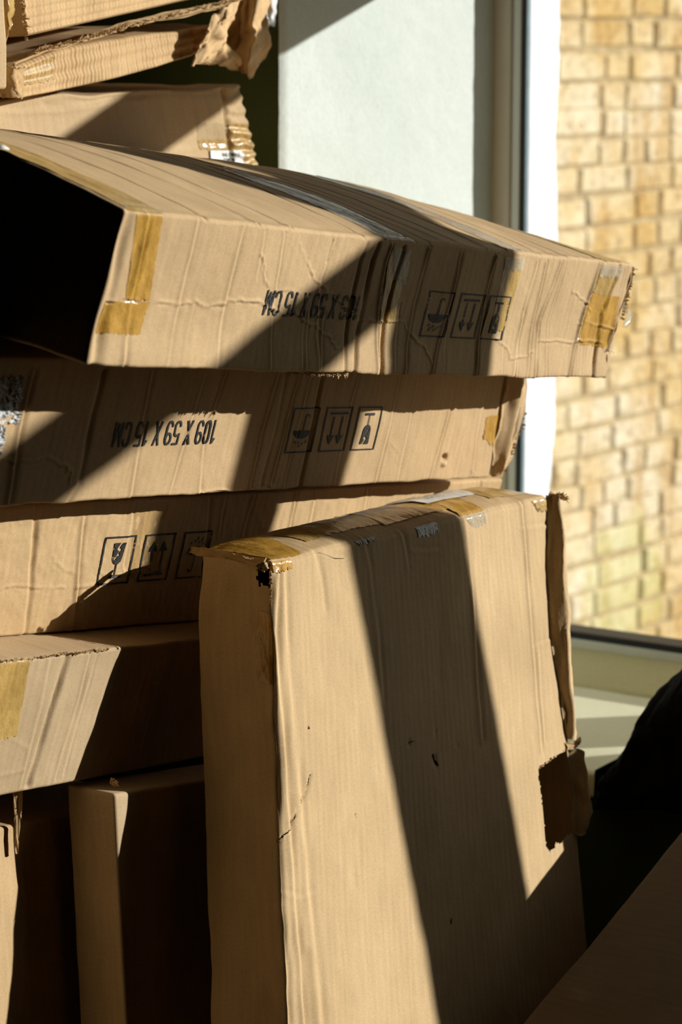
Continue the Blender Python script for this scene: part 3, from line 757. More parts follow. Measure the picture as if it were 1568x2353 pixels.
C.patch('tape_strip', 'front', [(1382,608),(1428,613),(1424,640),(1378,634)], M['clear'], rootC, .0013, (16, 12), (0, .002, .004, .002), seed=25, label='clear tape folded over the edge')
# torn slit on the lid, frayed corner and dangling tape at the far end
nr_ = C.n['right']; nf_ = C.n['front']; nt_ = C.n['top']
def cp(x, y, w=0.0, out=0.0): 
    a, b_ = C.px('front', x, y); return C.tri(np.array(a), np.array(b_), np.array(w))+nf_*out
rag_edge('torn_corner', cp(1457, 612), cp(1430, 735), nr_, nf_, M['raw'], rootC, .005, 4, 110)
rag_edge('torn_bottom_edge', cp(655, 856), cp(800, 862), nf_, -nt_, M['raw'], rootC, .004, 8, 120)
_a, _w = C.px('top', 1165, 536)
ribbon('torn_lid_flap', [[C.face('top', np.array(_a+da), np.array(_w+dw), o_) for da, o_ in ((-.03, .0005), (.0, .003), (.03, .0008))] for dw in (.008, -.006)], M['raw'], rootC, 5, .0016, .0012)
ribbon('end_flap', [[cp(1398, 812)-nr_*.004, cp(1393, 868)-nr_*.004], [cp(1413, 812, .03), cp(1407, 862, .03)], [cp(1424, 816, .035), cp(1416, 852, .035)]], M['raw'], rootC, 9, .003, .002)
ribbon('end_flap', [[cp(1457, 612)-nr_*.003, cp(1432, 700)-nr_*.003, cp(1412, 770)-nr_*.003], [cp(1468, 628, .02), cp(1440, 712, .02), cp(1420, 778, .02)]], M['raw'], rootC, 19, .003, .003)
ribbon('hanging_tape', [[cp(1425, 748, 0, .004), cp(1440, 705, 0, .002), cp(1448, 682, .01)], [cp(1430, 752, 0, .006), cp(1448, 728, 0, .004), cp(1457, 718, .02)]], M['clear'], rootC, 29, .0004, .0015)['label'] = 'clear tape hanging off the end'
ribbon('hanging_tape', [[cp(1402, 765, 0, .002), cp(1392, 806, 0, .002)], [cp(1424, 750, .01, .003), cp(1420, 812, .01, .003)]], M['clear'], rootC, 39, .0004, .003)['label'] = 'clear tape hanging off the end'

# ---- carton D: second
D = Carton([(-95, 822), (1180, 834), (1128, 1097), (-192, 1178)], plC(.097), .57)
D.func['front'].append(GEN(.0009, 14, 23)); D.func['front'].append(GEN(.0002, 70, 28)); D.func['bottom'].append(GEN(.0014, 18, 25))
for p, a, w, k in [([(75,860),(52,960),(20,1150)], .0028,.004,'f'), ([(240,860),(215,960),(185,1115),(162,1150)], .0040,.0038,'v'), ([(350,860),(330,960),(300,1145)], .0012,.003,'f'), ([(470,870),(430,1000),(390,1135)], .0010,.0025,'f'),
        ([(520,860),(470,1000),(458,1135)], .0011,.0025,'f'), ([(640,860),(600,1000),(575,1118)], .0022,.003,'f'), ([(660,860),(628,1010),(602,1115)], .0026,.0028,'v'), ([(690,860),(660,960),(625,1110)], .0022,.0028,'f'), ([(745,860),(715,1000),(692,1120)], .0034,.003,'v'),
        ([(715,870),(680,1000),(655,1115)], .0014,.0025,'f'), ([(825,865),(800,960),(770,1110)], .0009,.0025,'f'), ([(920,868),(900,960),(867,1108)], .0016,.0028,'f'), ([(962,868),(945,960),(915,1105)], .0008,.0028,'f'), ([(1050,868),(1030,960),(992,1098)], .0020,.003,'f'), ([(1105,960),(1084,1095)], .0010,.002,'f'), ([(1165,865),(1150,950),(1128,1092)], .004,.004,'v')]:
    D.crease('front', p, a*1.2, w, k)
for p, a in [([(-10,1050),(30,1062),(80,1060),(105,1050),(130,1058),(150,1072),(166,1086),(162,1112)], .0015), ([(455,1135),(480,1130),(560,1128),(600,1112),(625,1118)], .0014), ([(900,1020),(915,1040),(912,1090)], .0008), ([(1085,1080),(1090,1095)], .001)]:
    D.crease('front', p, a, .0018, 'r', jag=.0035); D.crease('front', [(x+1, y+4) for x, y in p], a*.9, .0014, 'k', jag=.0035)
hq = D.px('front', 1023, 1051)
D.func['front'].append(lambda a, b: -.006*np.exp(-(((a-hq[0])/.006)**4+((b-hq[1])/.0042)**4)))
D.func['front'].append(lambda a, b: .003*np.exp(-(((a-hq[0])/.006)**4+((b-hq[1]-.009)/.0030)**4)))
rootD = empty('cardboard_box', tuple(D.c[0, 1, 0]), 'second flat carton of the front stack, small punched hole near its right end', 'box', GRP)
D.body('box_body', M['cardD'], rootD, .0018, .012, vstep=.0016)
prints(D, rootD, True)
D.patch('tape_strip', 'front', [(1120,958),(1160,950),(1142,1030),(1112,1008)], M['tape'], rootD, .0007, (16, 20), (.002, .001, .004, .003), seed=3, label='brown packing tape strip')
D.patch('tape_strip', 'front', [(-30,868),(52,866),(42,970),(-45,975)], M['silver'], rootD, .0008, (60, 60), (.006, .003, .003, .0), seed=8, label='crumpled silvery white tape patch', extra=lambda U, V: (fbm(U*9, V*12, 5)*.0022)[..., None]*NC)
D.patch('tape_strip', 'front', [(-30,982),(12,980),(4,1040),(-45,1040)], M['silver'], rootD, .0008, (30, 40), (.003, .006, .003, .0), seed=9, label='crumpled silvery white tape patch', extra=lambda U, V: (fbm(U*9, V*12, 6)*.002)[..., None]*NC)
def dp(x, y, w=0.0, out=0.0):
    a, b_ = D.px('front', x, y); return D.tri(np.array(a), np.array(b_), np.array(w))+D.n['front']*out
nr = D.n['right']
ribbon('end_flap', [[dp(x, y, 0, -.001) for x, y in ((1164, 862), (1148, 960), (1136, 1040), (1127, 1094))], [dp(x, y, 0, .010) for x, y in ((1183, 862), (1168, 960), (1150, 1040), (1138, 1093))],
    [dp(x, y, 0, .002) for x, y in ((1192, 862), (1180, 960), (1163, 1040), (1146, 1090))], [dp(x, y, .01, .008) for x, y in ((1216, 862), (1206, 950), (1184, 1035), (1158, 1085))]], M['cardD'], rootD, 12, .003, .0022)
rag_edge('torn_edge', dp(1208, 950), dp(1156, 1088), nr, D.n['front'], M['raw'], rootD, .006, 14, 60)
ribbon('hanging_tape', [[dp(1190, 935, 0, .006), dp(1176, 1022, 0, .006)], [dp(1212, 905, .01, .004), dp(1203, 960, .01, .004)], [dp(1206, 960, .01, .006), dp(1184, 1026, .01, .006)]], M['clear'], rootD, 15, .0004, .002)['label'] = 'clear tape hanging off the end'

# ---- carton E: third
E_ = Carton([(-215, 1178), (1158, 1100), (1082, 1376), (-262, 1487)], plC(.148), .57)
E_.func['front'].append(GEN(.0011, 14, 43)); E_.func['front'].append(GEN(.0004, 80, 48))
for p, a, w, k in [([(84,1158),(81,1222),(70,1340),(60,1462)], .0036,.0036,'v'), ([(196,1150),(190,1222),(182,1340),(165,1456)], .0026,.003,'f'), ([(310,1145),(300,1222),(285,1300)], .0010,.0025,'f'), ([(345,1140),(330,1220),(320,1300)], .0008,.0025,'f'),
        ([(490,1135),(478,1230),(465,1330)], .0030,.003,'v'), ([(520,1130),(505,1230)], .0016,.003,'f'), ([(590,1128),(560,1230)], .0020,.003,'f'), ([(684,1120),(668,1212)], .0026,.003,'f'), ([(730,1115),(715,1200)], .0012,.003,'f'), ([(850,1110),(835,1190)], .0014,.003,'f'), ([(920,1105),(900,1180)], .0014,.003,'f'), ([(1035,1098),(1020,1170)], .0014,.003,'f'), ([(1110,1095),(1100,1150)], .002,.003,'v')]:
    E_.crease('front', p, a*1.2, w, k)
for p, a in [([(-10,1362),(20,1347),(60,1346),(75,1350),(100,1348),(150,1352)], .0014), ([(225,1317),(262,1325),(290,1318),(335,1316),(375,1308)], .0014), ([(285,1315),(287,1330),(270,1340),(230,1345),(175,1350)], .0012), ([(120,1280),(135,1300),(170,1320)], .0007)]:
    E_.crease('front', p, a, .0018, 'r', jag=.0035); E_.crease('front', [(x+1, y+4) for x, y in p], a*.9, .0014, 'k', jag=.0035)
rootE = empty('cardboard_box', tuple(E_.c[0, 1, 0]), 'third flat carton of the front stack, upright wine glass and arrow prints', 'box', GRP)
E_.body('box_body', M['cardE'], rootE, .0020, .012, vstep=.0018)
# these carton prints stand the right way up; placed by their own measured spots
for k, q in dict(glass=[(240,1234),(312,1229),(297,1337),(224,1347)], arrows=[(332,1228),(402,1224),(387,1330),(317,1338)], umbrella=[(420,1222),(484,1218),(470,1325),(405,1330)]).items():
    ab = [E_.px('front', *p) for p in q]
    a0 = (ab[0][0]+ab[3][0])/2; a1 = (ab[1][0]+ab[2][0])/2; b0 = (ab[0][1]+ab[1][1])/2; b1 = (ab[2][1]+ab[3][1])/2
    E_.ink(k+'_symbol', 'front', a0, a1, b0, b1, icon_fn(k, a0, a1, b0, b1, False), rootE, wear=.22, label=dict(umbrella='black printed keep dry umbrella symbol', arrows='black printed this way up arrows symbol', glass='black printed fragile wine glass symbol')[k])
E_.patch('tape_strip', 'front', [(312,1150),(390,1146),(372,1320),(296,1330)], tape_mat('thin_amber_tape', (.55, .36, .13), .3, .38), rootE, .0003, (20, 50), (0, .001, .003, .001), seed=4, label='translucent amber tape strip')

# ---- carton F: fourth
NF = rotm(0, 0, math.radians(2.2))@NC
Fb = Carton([(-260, 1550), (700, 1438), (622, 1712), (-345, 1895)], (NF, PCP-NC*.074), .56, back=-NC+np.array([0, 0, -.085]))
Fb.func['front'].append(GEN(.0009, 14, 63)); Fb.func['front'].append(GEN(.0002, 70, 68)); Fb.func['top'].append(GEN(.001, 20, 61))
for p, a, w, k in [([(155,1515),(115,1640),(68,1802)], .0048,.0036,'v'), ([(118,1510),(95,1620),(50,1800)], .0012,.003,'f'), ([(208,1500),(180,1610),(125,1790)], .0014,.0025,'f'), ([(225,1500),(195,1600),(145,1780)], .0010,.002,'f'), ([(35,1520),(10,1640)], .0010,.002,'f')]:
    Fb.crease('front', p, a*1.2, w, k)
for p, a in [([(0,1702),(20,1695),(40,1705),(62,1720)], .0008), ([(0,1782),(55,1770)], .0008)]:
    Fb.crease('front', p, a, .002, 'r', jag=.0015)
rootF = empty('cardboard_box', tuple(Fb.c[0, 1, 0]), 'fourth flat carton of the front stack, brown tape strip at the left', 'box', GRP)
Fb.body('box_body', M['cardF'], rootF, .0024, .016, vstep=.0020)
Fb.patch('tape_strip', 'front', [(-20,1524),(70,1508),(38,1692),(-40,1708)], M['tape2'], rootF, .0007, (24, 40), (0, .0005, .002, 0), seed=6, label='brown packing tape strip')
rag_edge('torn_edge', Fb.c[0, 0, 0]*.8+Fb.c[1, 0, 0]*.2, Fb.c[0, 0, 0]*.53+Fb.c[1, 0, 0]*.47, NC, Fb.n['top'], M['raw'], rootF, .0028, 33, 110)

# ---- carton B: behind, upright side with a paper label
B = Carton([(-330, 250), (553, 196), (600, 436), (-300, 410)], ((1, 0, 0), (-2.02, 0, 0)), .42)
B.func['front'].append(GEN(.0014, 8, 83)); B.func['top'].append(GEN(.004, 9, 82)); B.func['right'].append(GEN(.003, 14, 81))
B.crease('front', [(0,254),(150,250),(270,228),(330,222)], .0018, .004, 'f'); B.crease('front', [(100,240),(270,226),(400,214),(515,212)], .0022, .003, 'v')
B.crease('front', [(230,340),(330,345),(450,336),(520,333)], .0012, .004, 'f')
B.crease('front', [(514,205),(516,240),(521,290),(526,330),(533,388)], .0075, .0042, 'v')
B.crease('front', [(510,205),(470,200),(400,206)], .002, .003, 'v')
rb = B.px('front', 523, 300)[0]
B.func['front'].append(lambda a, b: np.clip((a-rb)/.01, 0, 1)*.0022*np.sin(b*2*math.pi/.0125+vn(a*60, b*60, 4)*1.5))
rootB = empty('cardboard_box', tuple(B.c[0, 1, 0]), 'carton standing behind the tilted one, white printed paper label on its crumpled right corner', 'box', 'cartons behind the front stack')
B.body('box_body', M['cardB'], rootB, .0035, .02, vstep=.0028)
B.patch('tape_strip', 'front', [(453,283),(516,282),(524,316),(455,330)], tape_mat('thin_glossy_tape', (.56, .44, .25), .15, .5), rootB, .0007, (30, 20), (.001, 0, .002, .001), seed=2, label='clear tape strip')
B.patch('tape_strip', 'front', [(456,322),(580,318),(584,346),(458,342)], tape_mat('thin_glossy_amber_tape', (.50, .33, .12), .15, .7), rootB, .0010, (50, 20), (.001, 0, .002, .001), seed=5, label='glossy amber tape strip')
B.patch('tape_strip', 'front', [(526,286),(578,287),(590,392),(534,392)], M['tape2'], rootB, .0012, (40, 60), (.001, 0, .002, .001), seed=7, label='glossy brown tape strip')
B.patch('paper_label', 'front', [(481,345),(553,346),(560,392),(485,392)], M['label'], rootB, .0022, (40, 30), (0, 0, .0, 0), seed=11, label='white paper label with black lettering')
# the label's lettering, upside down and blurred by wear: rows of short marks
la = [B.px('front', *p) for p in ((484, 347), (556, 392))]
def label_marks(rows, seed):
    def fn(A, Bq):
        x = (A-la[0][0])/(la[1][0]-la[0][0]); y = (Bq-la[0][1])/(la[1][1]-la[0][1]); ins = np.zeros(A.shape, bool)
        for (y0, y1, x0, x1, d) in rows:
            cell = np.floor((x-x0)*d); sub = ((x-x0)*d) % 1; h = _hash(cell.astype(int)+7, np.full(A.shape, int(y0*100)), seed)
            vy = ((y-y0)/(y1-y0)); h2 = _hash(cell.astype(int)+3, np.floor(vy*3).astype(int), seed+2)
            ins |= (x > x0) & (x < x1) & (y > y0) & (y < y1) & (h > .15) & ((sub < .28) | ((h2 > .5) & (sub < .78)))
        return ins
    return fn
B.ink('label_lettering', 'front', la[0][0], la[1][0], la[0][1], la[1][1], label_marks([(.10, .28, .34, .96, 20), (.38, .54, .22, .86, 16), (.62, .80, .26, .92, 17), (.88, .97, .5, .95, 14)], 5), rootB, off=.0030, wear=.1, step=.0005)

# ---- carton A: crushed, on top
A = Carton([(36, 148), (498, 58), (503, 108), (50, 226)], ((1, .04, .0), (-1.965, 2.4, CAMZ)), .34, back=(-1, 0, .0))
A.r = .006
A.func['front'].append(GEN(.0028, 12, 101)); A.func['front'].append(lambda a, b: .0007*np.sin(a*2*math.pi/.0072+vn(a*30, b*90, 3)*1.2)*(1+vn(a*20, b*60, 7)))
A.func['front'].append(lambda a, b: .0009*np.sin(b*2*math.pi/.011+a*3))
A.func['top'].append(GEN(.003, 9, 105)); A.func['right'].append(GEN(.010, 16, 107)); A.func['left'].append(GEN(.006, 16, 109))
A.warp.append(lambda a, b, w: np.stack([0*a, 0*a, .008*np.sin(np.clip(a/A.L, 0, 1)*math.pi)*(1-b/A.H)-.006*np.sin(a/A.L*math.pi)*(b/A.H)], -1))
for p, a_, w, k in [([(440,62),(452,90),(448,118),(462,150)], .005,.004,'v'), ([(400,120),(440,106),(470,112)], .003,.003,'v'), ([(460,70),(480,95),(490,110)], .004,.004,'f'), ([(60,190),(200,165),(440,120)], .0015,.004,'f'), ([(408,80),(420,100),(415,120)], .002,.003,'f')]:
    A.crease('front', p, a_, w, k)
rootA = empty('cardboard_box', tuple(A.c[0, 1, 0]), 'crushed ribbed carton with a torn open rim, highest at the upper left', 'box', 'cartons behind the front stack')
A.body('box_body', M['cardA'], rootA, .0022, .012, vstep=.0018)
A.patch('tape_strip', 'front', [(48,160),(122,138),(122,182),(50,196)], tape_mat('matte_amber_tape', (.50, .33, .12), .5, 1, .3), rootA, .0008, (30, 20), (.001, .002, .002, .001), seed=2, label='brown packing tape strip')
XA = -1.955
def ax_(x, y, dx=0.0): return onx(x, y, XA+dx)
# torn double rim along the top edge
ribbon('torn_rim', [[ax_(28, 150, .004), ax_(120, 112, .006), ax_(210, 92, .008), ax_(300, 62, .008), ax_(410, 38, .006), ax_(500, 22, .004), ax_(570, -6, .0)],
    [ax_(60, 128, -.01), ax_(130, 104, -.008), ax_(220, 78, -.004), ax_(300, 50, -.002), ax_(410, 26, -.002), ax_(500, 8, -.004), ax_(560, -16, -.008)]], M['raw'], rootA, 41, .003, .0022, 14)
rag_edge('torn_rim_fibres', ax_(80, 118, .006), ax_(290, 62, .010), (1, 0, .1), (0, 0, 1), M['raw'], rootA, .006, 44, 130)
rag_edge('torn_rim_fibres', ax_(290, 60, .010), ax_(560, -6, .006), (1, 0, .1), (0, 0, 1), M['raw'], rootA, .005, 45, 110)
ribbon('folded_corner', [[ax_(495, 28, .004), ax_(478, 60, .008), ax_(462, 95, .006), ax_(445, 148, .004)], [ax_(522, 20, .012), ax_(512, 50, .016), ax_(500, 85, .010), ax_(470, 138, .006)], [ax_(545, 0, -.004), ax_(532, 40, .002), ax_(522, 78, -.004), ax_(494, 112, -.006)], [ax_(560, -20, -.03), ax_(545, 20, -.03), ax_(530, 60, -.03), ax_(505, 100, -.03)]], M['cardA'], rootA, 46, .003, .004, 10)
ribbon('crushed_end', [[ax_(512, -40, -.06), ax_(518, 40, -.06), ax_(505, 95, -.06), ax_(482, 140, -.05)], [ax_(560, -40, -.045), ax_(555, 40, -.042), ax_(545, 100, -.045), ax_(530, 148, -.04)], [ax_(600, -40, .012), ax_(592, 30, .016), ax_(585, 95, .010), ax_(560, 162, -.005)], [ax_(632, -40, -.012), ax_(622, 45, -.010), ax_(616, 110, -.012), ax_(582, 170, -.02)]], M['cardA'], rootA, 51, .003, .006, 12)
ribbon('crushed_end', [[ax_(486, 105, -.01), ax_(450, 152, -.004)], [ax_(520, 98, .006), ax_(508, 150, .004)], [ax_(556, 140, -.006), ax_(545, 166, -.01)], [ax_(590, 128, -.04), ax_(575, 168, -.04)]], M['cardA'], rootA, 52, .003, .005, 10)
ribbon('plastic_wrap', [[ax_(600, -30, .0), ax_(608, 10, .0), ax_(612, 62, .0)], [ax_(622, -30, .008), ax_(624, 15, .006), ax_(620, 60, .002)], [ax_(638, -30, -.01), ax_(634, 20, -.008), ax_(628, 58, -.006)]], M['silver'], rootA, 53, .0006, .003, 10)['label'] = 'crumpled shiny plastic wrap'
ribbon('corner_flap', [[ax_(0, 160, -.01), ax_(0, 200, -.01), ax_(0, 224, -.01)], [ax_(30, 150, .006), ax_(36, 185, .008), ax_(48, 222, .006)], [ax_(52, 155, -.004), ax_(54, 190, .0), ax_(52, 224, -.002)]], M['raw'], rootA, 54, .003, .003, 8)
# ---- the carton behind that rim
A2 = Carton([(44, -160), (520, -200), (488, -12), (60, 84)], ((1, .02, .05), (-1.99, 2.4, CAMZ)), .30)
A2.func['front'].append(GEN(.003, 10, 121)); A2.func['front'].append(lambda a, b: .0006*np.sin(a*2*math.pi/.0070+vn(a*30, b*90, 3)*1.2)*(1+vn(a*20, b*60, 7)))
A2.func['front'].append(lambda a, b: .0010*np.sin(b*2*math.pi/.0105)); A2.func['left'].append(GEN(.006, 20, 122))
rootA2 = empty('cardboard_box', tuple(A2.c[0, 1, 0]), 'ribbed carton behind the torn rim, cut by the top frame edge', 'box', 'cartons behind the front stack')
A2.body('box_body', M['cardA'], rootA2, .0026, .014, vstep=.0020)
rag_edge('torn_edge', onx(48, -20, -1.975), onx(60, 92, -1.975), (1, 0, 0), (0, -1, 0), M['raw'], rootA2, .007, 60, 70)
# ---- another carton further left, only a strip of it in view
A3 = Carton([(-420, -150), (-4, -150), (20, 205), (-420, 222)], ((1, .0, .0), (-1.925, 2.4, CAMZ)), .3)
A3.func['front'].append(GEN(.003, 10, 131))
rootA3 = empty('cardboard_box', tuple(A3.c[0, 1, 0]), 'carton showing only a narrow strip at the upper left frame edge', 'box', 'cartons behind the front stack')
A3.body('box_body', M['cardB'], rootA3, .006, .03)
ribbon('tape_curl', [[onx(2, -40, -1.975), onx(0, 60, -1.975), onx(4, 140, -1.975)], [onx(16, -40, -1.955), onx(22, 20, -1.955), onx(16, 66, -1.96)], [onx(30, -40, -1.98), onx(32, 32, -1.98), onx(22, 68, -1.98)]], M['tape2'], rootA3, 61, .002, .004, 8)

# ---- carton G: leaning in front
aG = math.radians(7.8); nG = np.array([math.cos(aG), 0, math.sin(aG)])
GP = onx(622, 1290, -1.466)
G_ = Carton([(624, 1290), (1257, 1140), (1366, 2330), (676, 2760)], (nG, GP), .102, back=(-1, 0, .03))
for _k in (0, 1):
    for _i in (0, 1):
        _t, _b = G_.c[_i, 0, _k], G_.c[_i, 1, _k]; G_.c[_i, 1, _k] = _t+(_b-_t)*(_t[2]-.004)/(_t[2]-_b[2])
G_.H = float(np.linalg.norm(G_.c[0, 0, 0]-G_.c[0, 1, 0])+np.linalg.norm(G_.c[1, 0, 0]-G_.c[1, 1, 0]))/2
G_.r = .006
G_.func['front'].append(GEN(.0011, 7, 143)); G_.func['front'].append(GEN(.00022, 50, 148))
G_.func['top'].append(lambda a, w: .010*np.sin(np.clip(w/.102, 0, 1)*math.pi)*np.clip(a/.15, .0, 1)*np.clip((G_.L-a)/.1, 0, 1)); G_.func['top'].append(GEN(.0016, 16, 145))
G_.func['left'].append(GEN(.003, 14, 146))
# near-top part of the left side is caved in
G_.warp.append(lambda a, b, w: (np.exp(-(b/.06)**2)*np.exp(-(a/.03)**2)*(w/.102))[..., None]*np.array([0, .012, -.004]))
cr = [([(640,1330),(636,1450),(652,1650),(668,1950),(700,2353)], .0032,.005,'f'), ([(655,1300),(662,1500),(680,1700),(700,1950),(738,2353)], .0022,.007,'f'), ([(630,1330),(632,1600),(648,1950),(668,2353)], .002,.004,'v'),
 ([(728,1258),(742,1330),(752,1400)], .0016,.005,'v'), ([(838,1232),(852,1300),(866,1420),(880,1600)], .0012,.005,'f'), ([(925,1215),(940,1300)], .0010,.004,'f'), ([(1068,1188),(1074,1250),(1088,1350),(1100,1550),(1112,1700)], .0020,.0048,'f'),
 ([(1200,1155),(1208,1230),(1218,1400),(1232,1560),(1244,1720)], .0024,.0040,'f'), ([(1238,1500),(1252,1700)], .001,.003,'f'), ([(1010,1400),(1012,1560)], .0012,.010,'v'), ([(700,2200),(712,2353)], .003,.008,'v')]
for p, a, w, k in cr: G_.crease('front', p, a, w, k)
for p, a in [([(1200,1212),(1228,1212),(1258,1206)], .0010), ([(735,1270),(770,1280),(790,1282)], .0007), ([(950,1262),(985,1265),(1010,1262)], .0007), ([(655,2050),(690,2060),(720,2050)], .0008), ([(1225,1485),(1260,1470)], .0007)]:
    G_.crease('front', p, a, .003, 'f', jag=.001)
G_.crease('front', [(713,1780),(705,1815),(690,1850),(678,1875),(668,1900),(655,1915),(640,1945)], .0034, .0014, 'k', jag=.004)
for x, y, r_, d_ in [(1001,1746,.006,.0022), (941,1707,.004,.0018), (1055,1715,.003,.0012), (815,2015,.012,.0008), (1036,2118,.004,.0016), (1214,2024,.002,.0012), (816,1875,.0018,.0014), (709,1672,.0015,.001), (1002,1683,.004,.0012)]:
    q = G_.px('front', x, y); G_.func['front'].append(lambda a, b, q=q, r_=r_, d_=d_: -d_*np.exp(-(((a-q[0])/(r_*.7))**2+((b-q[1])/r_)**2))*(1+.5*vn(a*300, b*300, 2)))
hole_px = [(1236,1775),(1240,1762),(1254,1752),(1262,1746),(1275,1738),(1290,1730),(1300,1722),(1312,1712),(1326,1712),(1334,1860),(1336,1898),(1322,1912),(1312,1914),(1302,1918),(1292,1932),(1280,1940),(1276,1934),(1274,1946),(1262,1958),(1254,1946),(1250,1900),(1245,1850),(1240,1805)]
hole = [G_.px('front', *p) for p in hole_px]
def in_hole(a, b, poly=hole):
    jit = vn(a*300, b*300, 3)*.0018; a = a+jit; b = b+vn(a*300, b*300, 4)*.0018
    ins = np.zeros(a.shape, bool); n = len(poly)
    for i in range(n):
        (x0, y0), (x1, y1) = poly[i], poly[(i+1) % n]
        c = ((y0 > b) != (y1 > b)) & (a < (x1-x0)*(b-y0)/(y1-y0+1e-12)+x0); ins ^= c
    return ins
# torn-out corner at the top of the left side
def corner_hole(w, b): return (w < .018+vn(w*200, b*200, 5)*.004) & (b < .030+vn(b*150, w*150, 6)*.006) & (b > .004)
rootG = empty('cardboard_box', tuple(G_.c[0, 1, 0]), 'large carton leaning upright in front of the stack, dark torn hole at its right edge', 'box')
def right_hole(w, b):
    return (b > hole[7][1]) & (b < hole[11][1]) & (w < .05)
G_.body('box_body', M['cardG'], rootG, .0020, .0030, vstep=.0022, holes={'front': in_hole, 'left': corner_hole})
def gp(x, y, out=0.0, w=0.0):
    a, b_ = G_.px('front', x, y); return G_.tri(np.array(a), np.array(b_), np.array(w))+nG*out
# side flap: first leg runs forward from the edge (its near side in shade), then turns back
ys = [(1258,1140,1150), (1257,1300,1300), (1262,1450,1450), (1284,1580,1580), (1303,1700,1700)]
ed = [gp(x, y) for x, y, _ in ys]
oy = np.array([0, 1, 0])
wd = [.016, .026, .026, .018, .010]; w2 = [.014, .020, .024, .022, .022]
ribbon('side_flap', [[e-nG*.001 for e in ed], [e+oy*w_*.50+nG*w_*.72 for e, w_ in zip(ed, wd)], [e+oy*(w_*.5+z_*.5)+nG*(w_*.72-.003) for e, w_, z_ in zip(ed, wd, w2)], [e+oy*(w_*.5+z_)+nG*(w_*.62-.018) for e, w_, z_ in zip(ed, wd, w2)]], M['cardG'], rootG, 71, .003, .0022, 8)
rag_edge('torn_corner', gp(1262, 1138, .010), gp(1286, 1146, .010), nG, (0, 0, 1), M['raw'], rootG, .007, 73, 90)
_o = [e+oy*(w_*.5+z_)+nG*(w_*.62-.018) for e, w_, z_ in zip(ed, wd, w2)]
rag_edge('torn_edge', _o[0], _o[1], oy, nG, M['raw'], rootG, .004, 74, 60)
rag_edge('torn_edge', _o[1], _o[2], oy, nG, M['raw'], rootG, .003, 75, 40)
# curled lip beside the hole
ribbon('torn_lip', [[gp(1300,1722,.001), gp(1312,1800,.001), gp(1316,1860,.001), gp(1318,1915,.001)], [gp(1318,1722,.014), gp(1326,1800,.016), gp(1330,1860,.016), gp(1330,1918,.010)], [gp(1330,1775,.004), gp(1336,1810,.008), gp(1340,1860,.010), gp(1336,1915,.004)], [gp(1344,1716,-.012), gp(1345,1800,-.010), gp(1346,1880,-.008), gp(1340,1920,-.010)]], M['cardG'], rootG, 77, .003, .002, 8)
ribbon('torn_lip', [[gp(1296,1706,.002), gp(1300,1722,.002)], [gp(1315,1704,.005), gp(1318,1716,.004)], [gp(1335,1694,.0), gp(1330,1712,.0)]], M['raw'], rootG, 78, .003, .002, 6)
rag_edge('torn_hole_fibres', gp(1240, 1765, -.001), gp(1310, 1712, -.001), nG, (0, 0, 1), M['raw'], rootG, .003, 79, 60)
ribbon('hanging_tape', [[gp(1310,1712,.004), gp(1322,1760,.004)], [gp(1322,1708,.0), gp(1330,1760,.0)]], M['silver'], rootG, 80, .0005, .001)['label'] = 'shiny white tape stub'
# tapes
def gt(quad, mat, label, seed, rag=(.001, .001, .002, .001), off=.0009, n=(60, 24)):
    return G_.patch('tape_strip', 'top', quad, M[mat], rootG, off, n, rag, pxmode=False, seed=seed, label=label)
aX = lambda x, y: G_.px('front', x, y)[0]
gt([(.004, .002), (aX(700,1270), .002), (aX(735,1270), .100), (.004, .100)], 'tape', 'glossy amber tape over the near end of the top', 2)
gt([(aX(745,1260), .022), (aX(1000,1215), .022), (aX(1000,1215), .070), (aX(745,1260), .070)], 'tape2', 'worn brown tape along the top', 3, (.003, .001, .004, .001), n=(90, 24))
gt([(aX(915,1230), .018), (aX(1062,1200), .018), (aX(1070,1200), .098), (aX(930,1230), .098)], 'tape', 'glossy amber tape along the top', 4, off=.0013)
gt([(aX(1060,1200), .0), (aX(1115,1190), .0), (aX(1118,1190), .060), (aX(1060,1200), .060)], 'tape', 'glossy amber tape folded over the top', 5, off=.0016)
gt([(aX(1160,1180), .020), (aX(1250,1160), .020), (aX(1250,1160), .085), (aX(1150,1180), .085)], 'tape2', 'brown tape along the far end of the top', 6)
gt([(aX(1050,1200), .040), (aX(1150,1180), .036), (aX(1165,1180), .088), (aX(1035,1200), .094)], 'label', 'white paper label with the code D-03', 7, (0, 0, 0, 0), off=.0028).name = 'paper_label'
l0, l1 = aX(1072, 1190), aX(1108, 1190)
G_.ink('label_code', 'top', l0, l1, .050, .062, lambda A_, B_: text_fn('D-03', l0, l1, -.062, -.050, False, .13)(A_, -B_), rootG, off=.0042, step=.0004, label='black printed code D-03')
G_.ink('label_lettering', 'top', aX(1055,1190), aX(1125,1190), .068, .080, lambda A_, B_: (vn(A_*700, B_*300, 4) > .15) & (np.abs(B_-.074) < .004), rootG, off=.0042, step=.0005)
def gf(quad, mat, label, seed, rag, off=.0009, n=(30, 30)):
    return G_.patch('tape_strip', 'front', quad, M[mat], rootG, off, n, rag, seed=seed, label=label)
gf([(626,1292),(668,1281),(672,1305),(630,1318)], 'tape', 'glossy amber tape folded over the corner', 12, (0, .001, .002, .001))
gf([(956,1196),(1003,1190),(1008,1222),(962,1236)], 'silver', 'worn milky tape square on the front', 13, (.001, .001, .007, .001), n=(60, 30))
gf([(815,1232),(870,1216),(872,1234),(822,1248)], 'silver', 'scraped milky tape remnants', 14, (.0, .002, .010, .002), n=(60, 20))
gf([(1066,1184),(1116,1172),(1118,1204),(1085,1212)], 'clear', 'clear tape end folded over the top edge', 15, (0, .001, .006, .001))
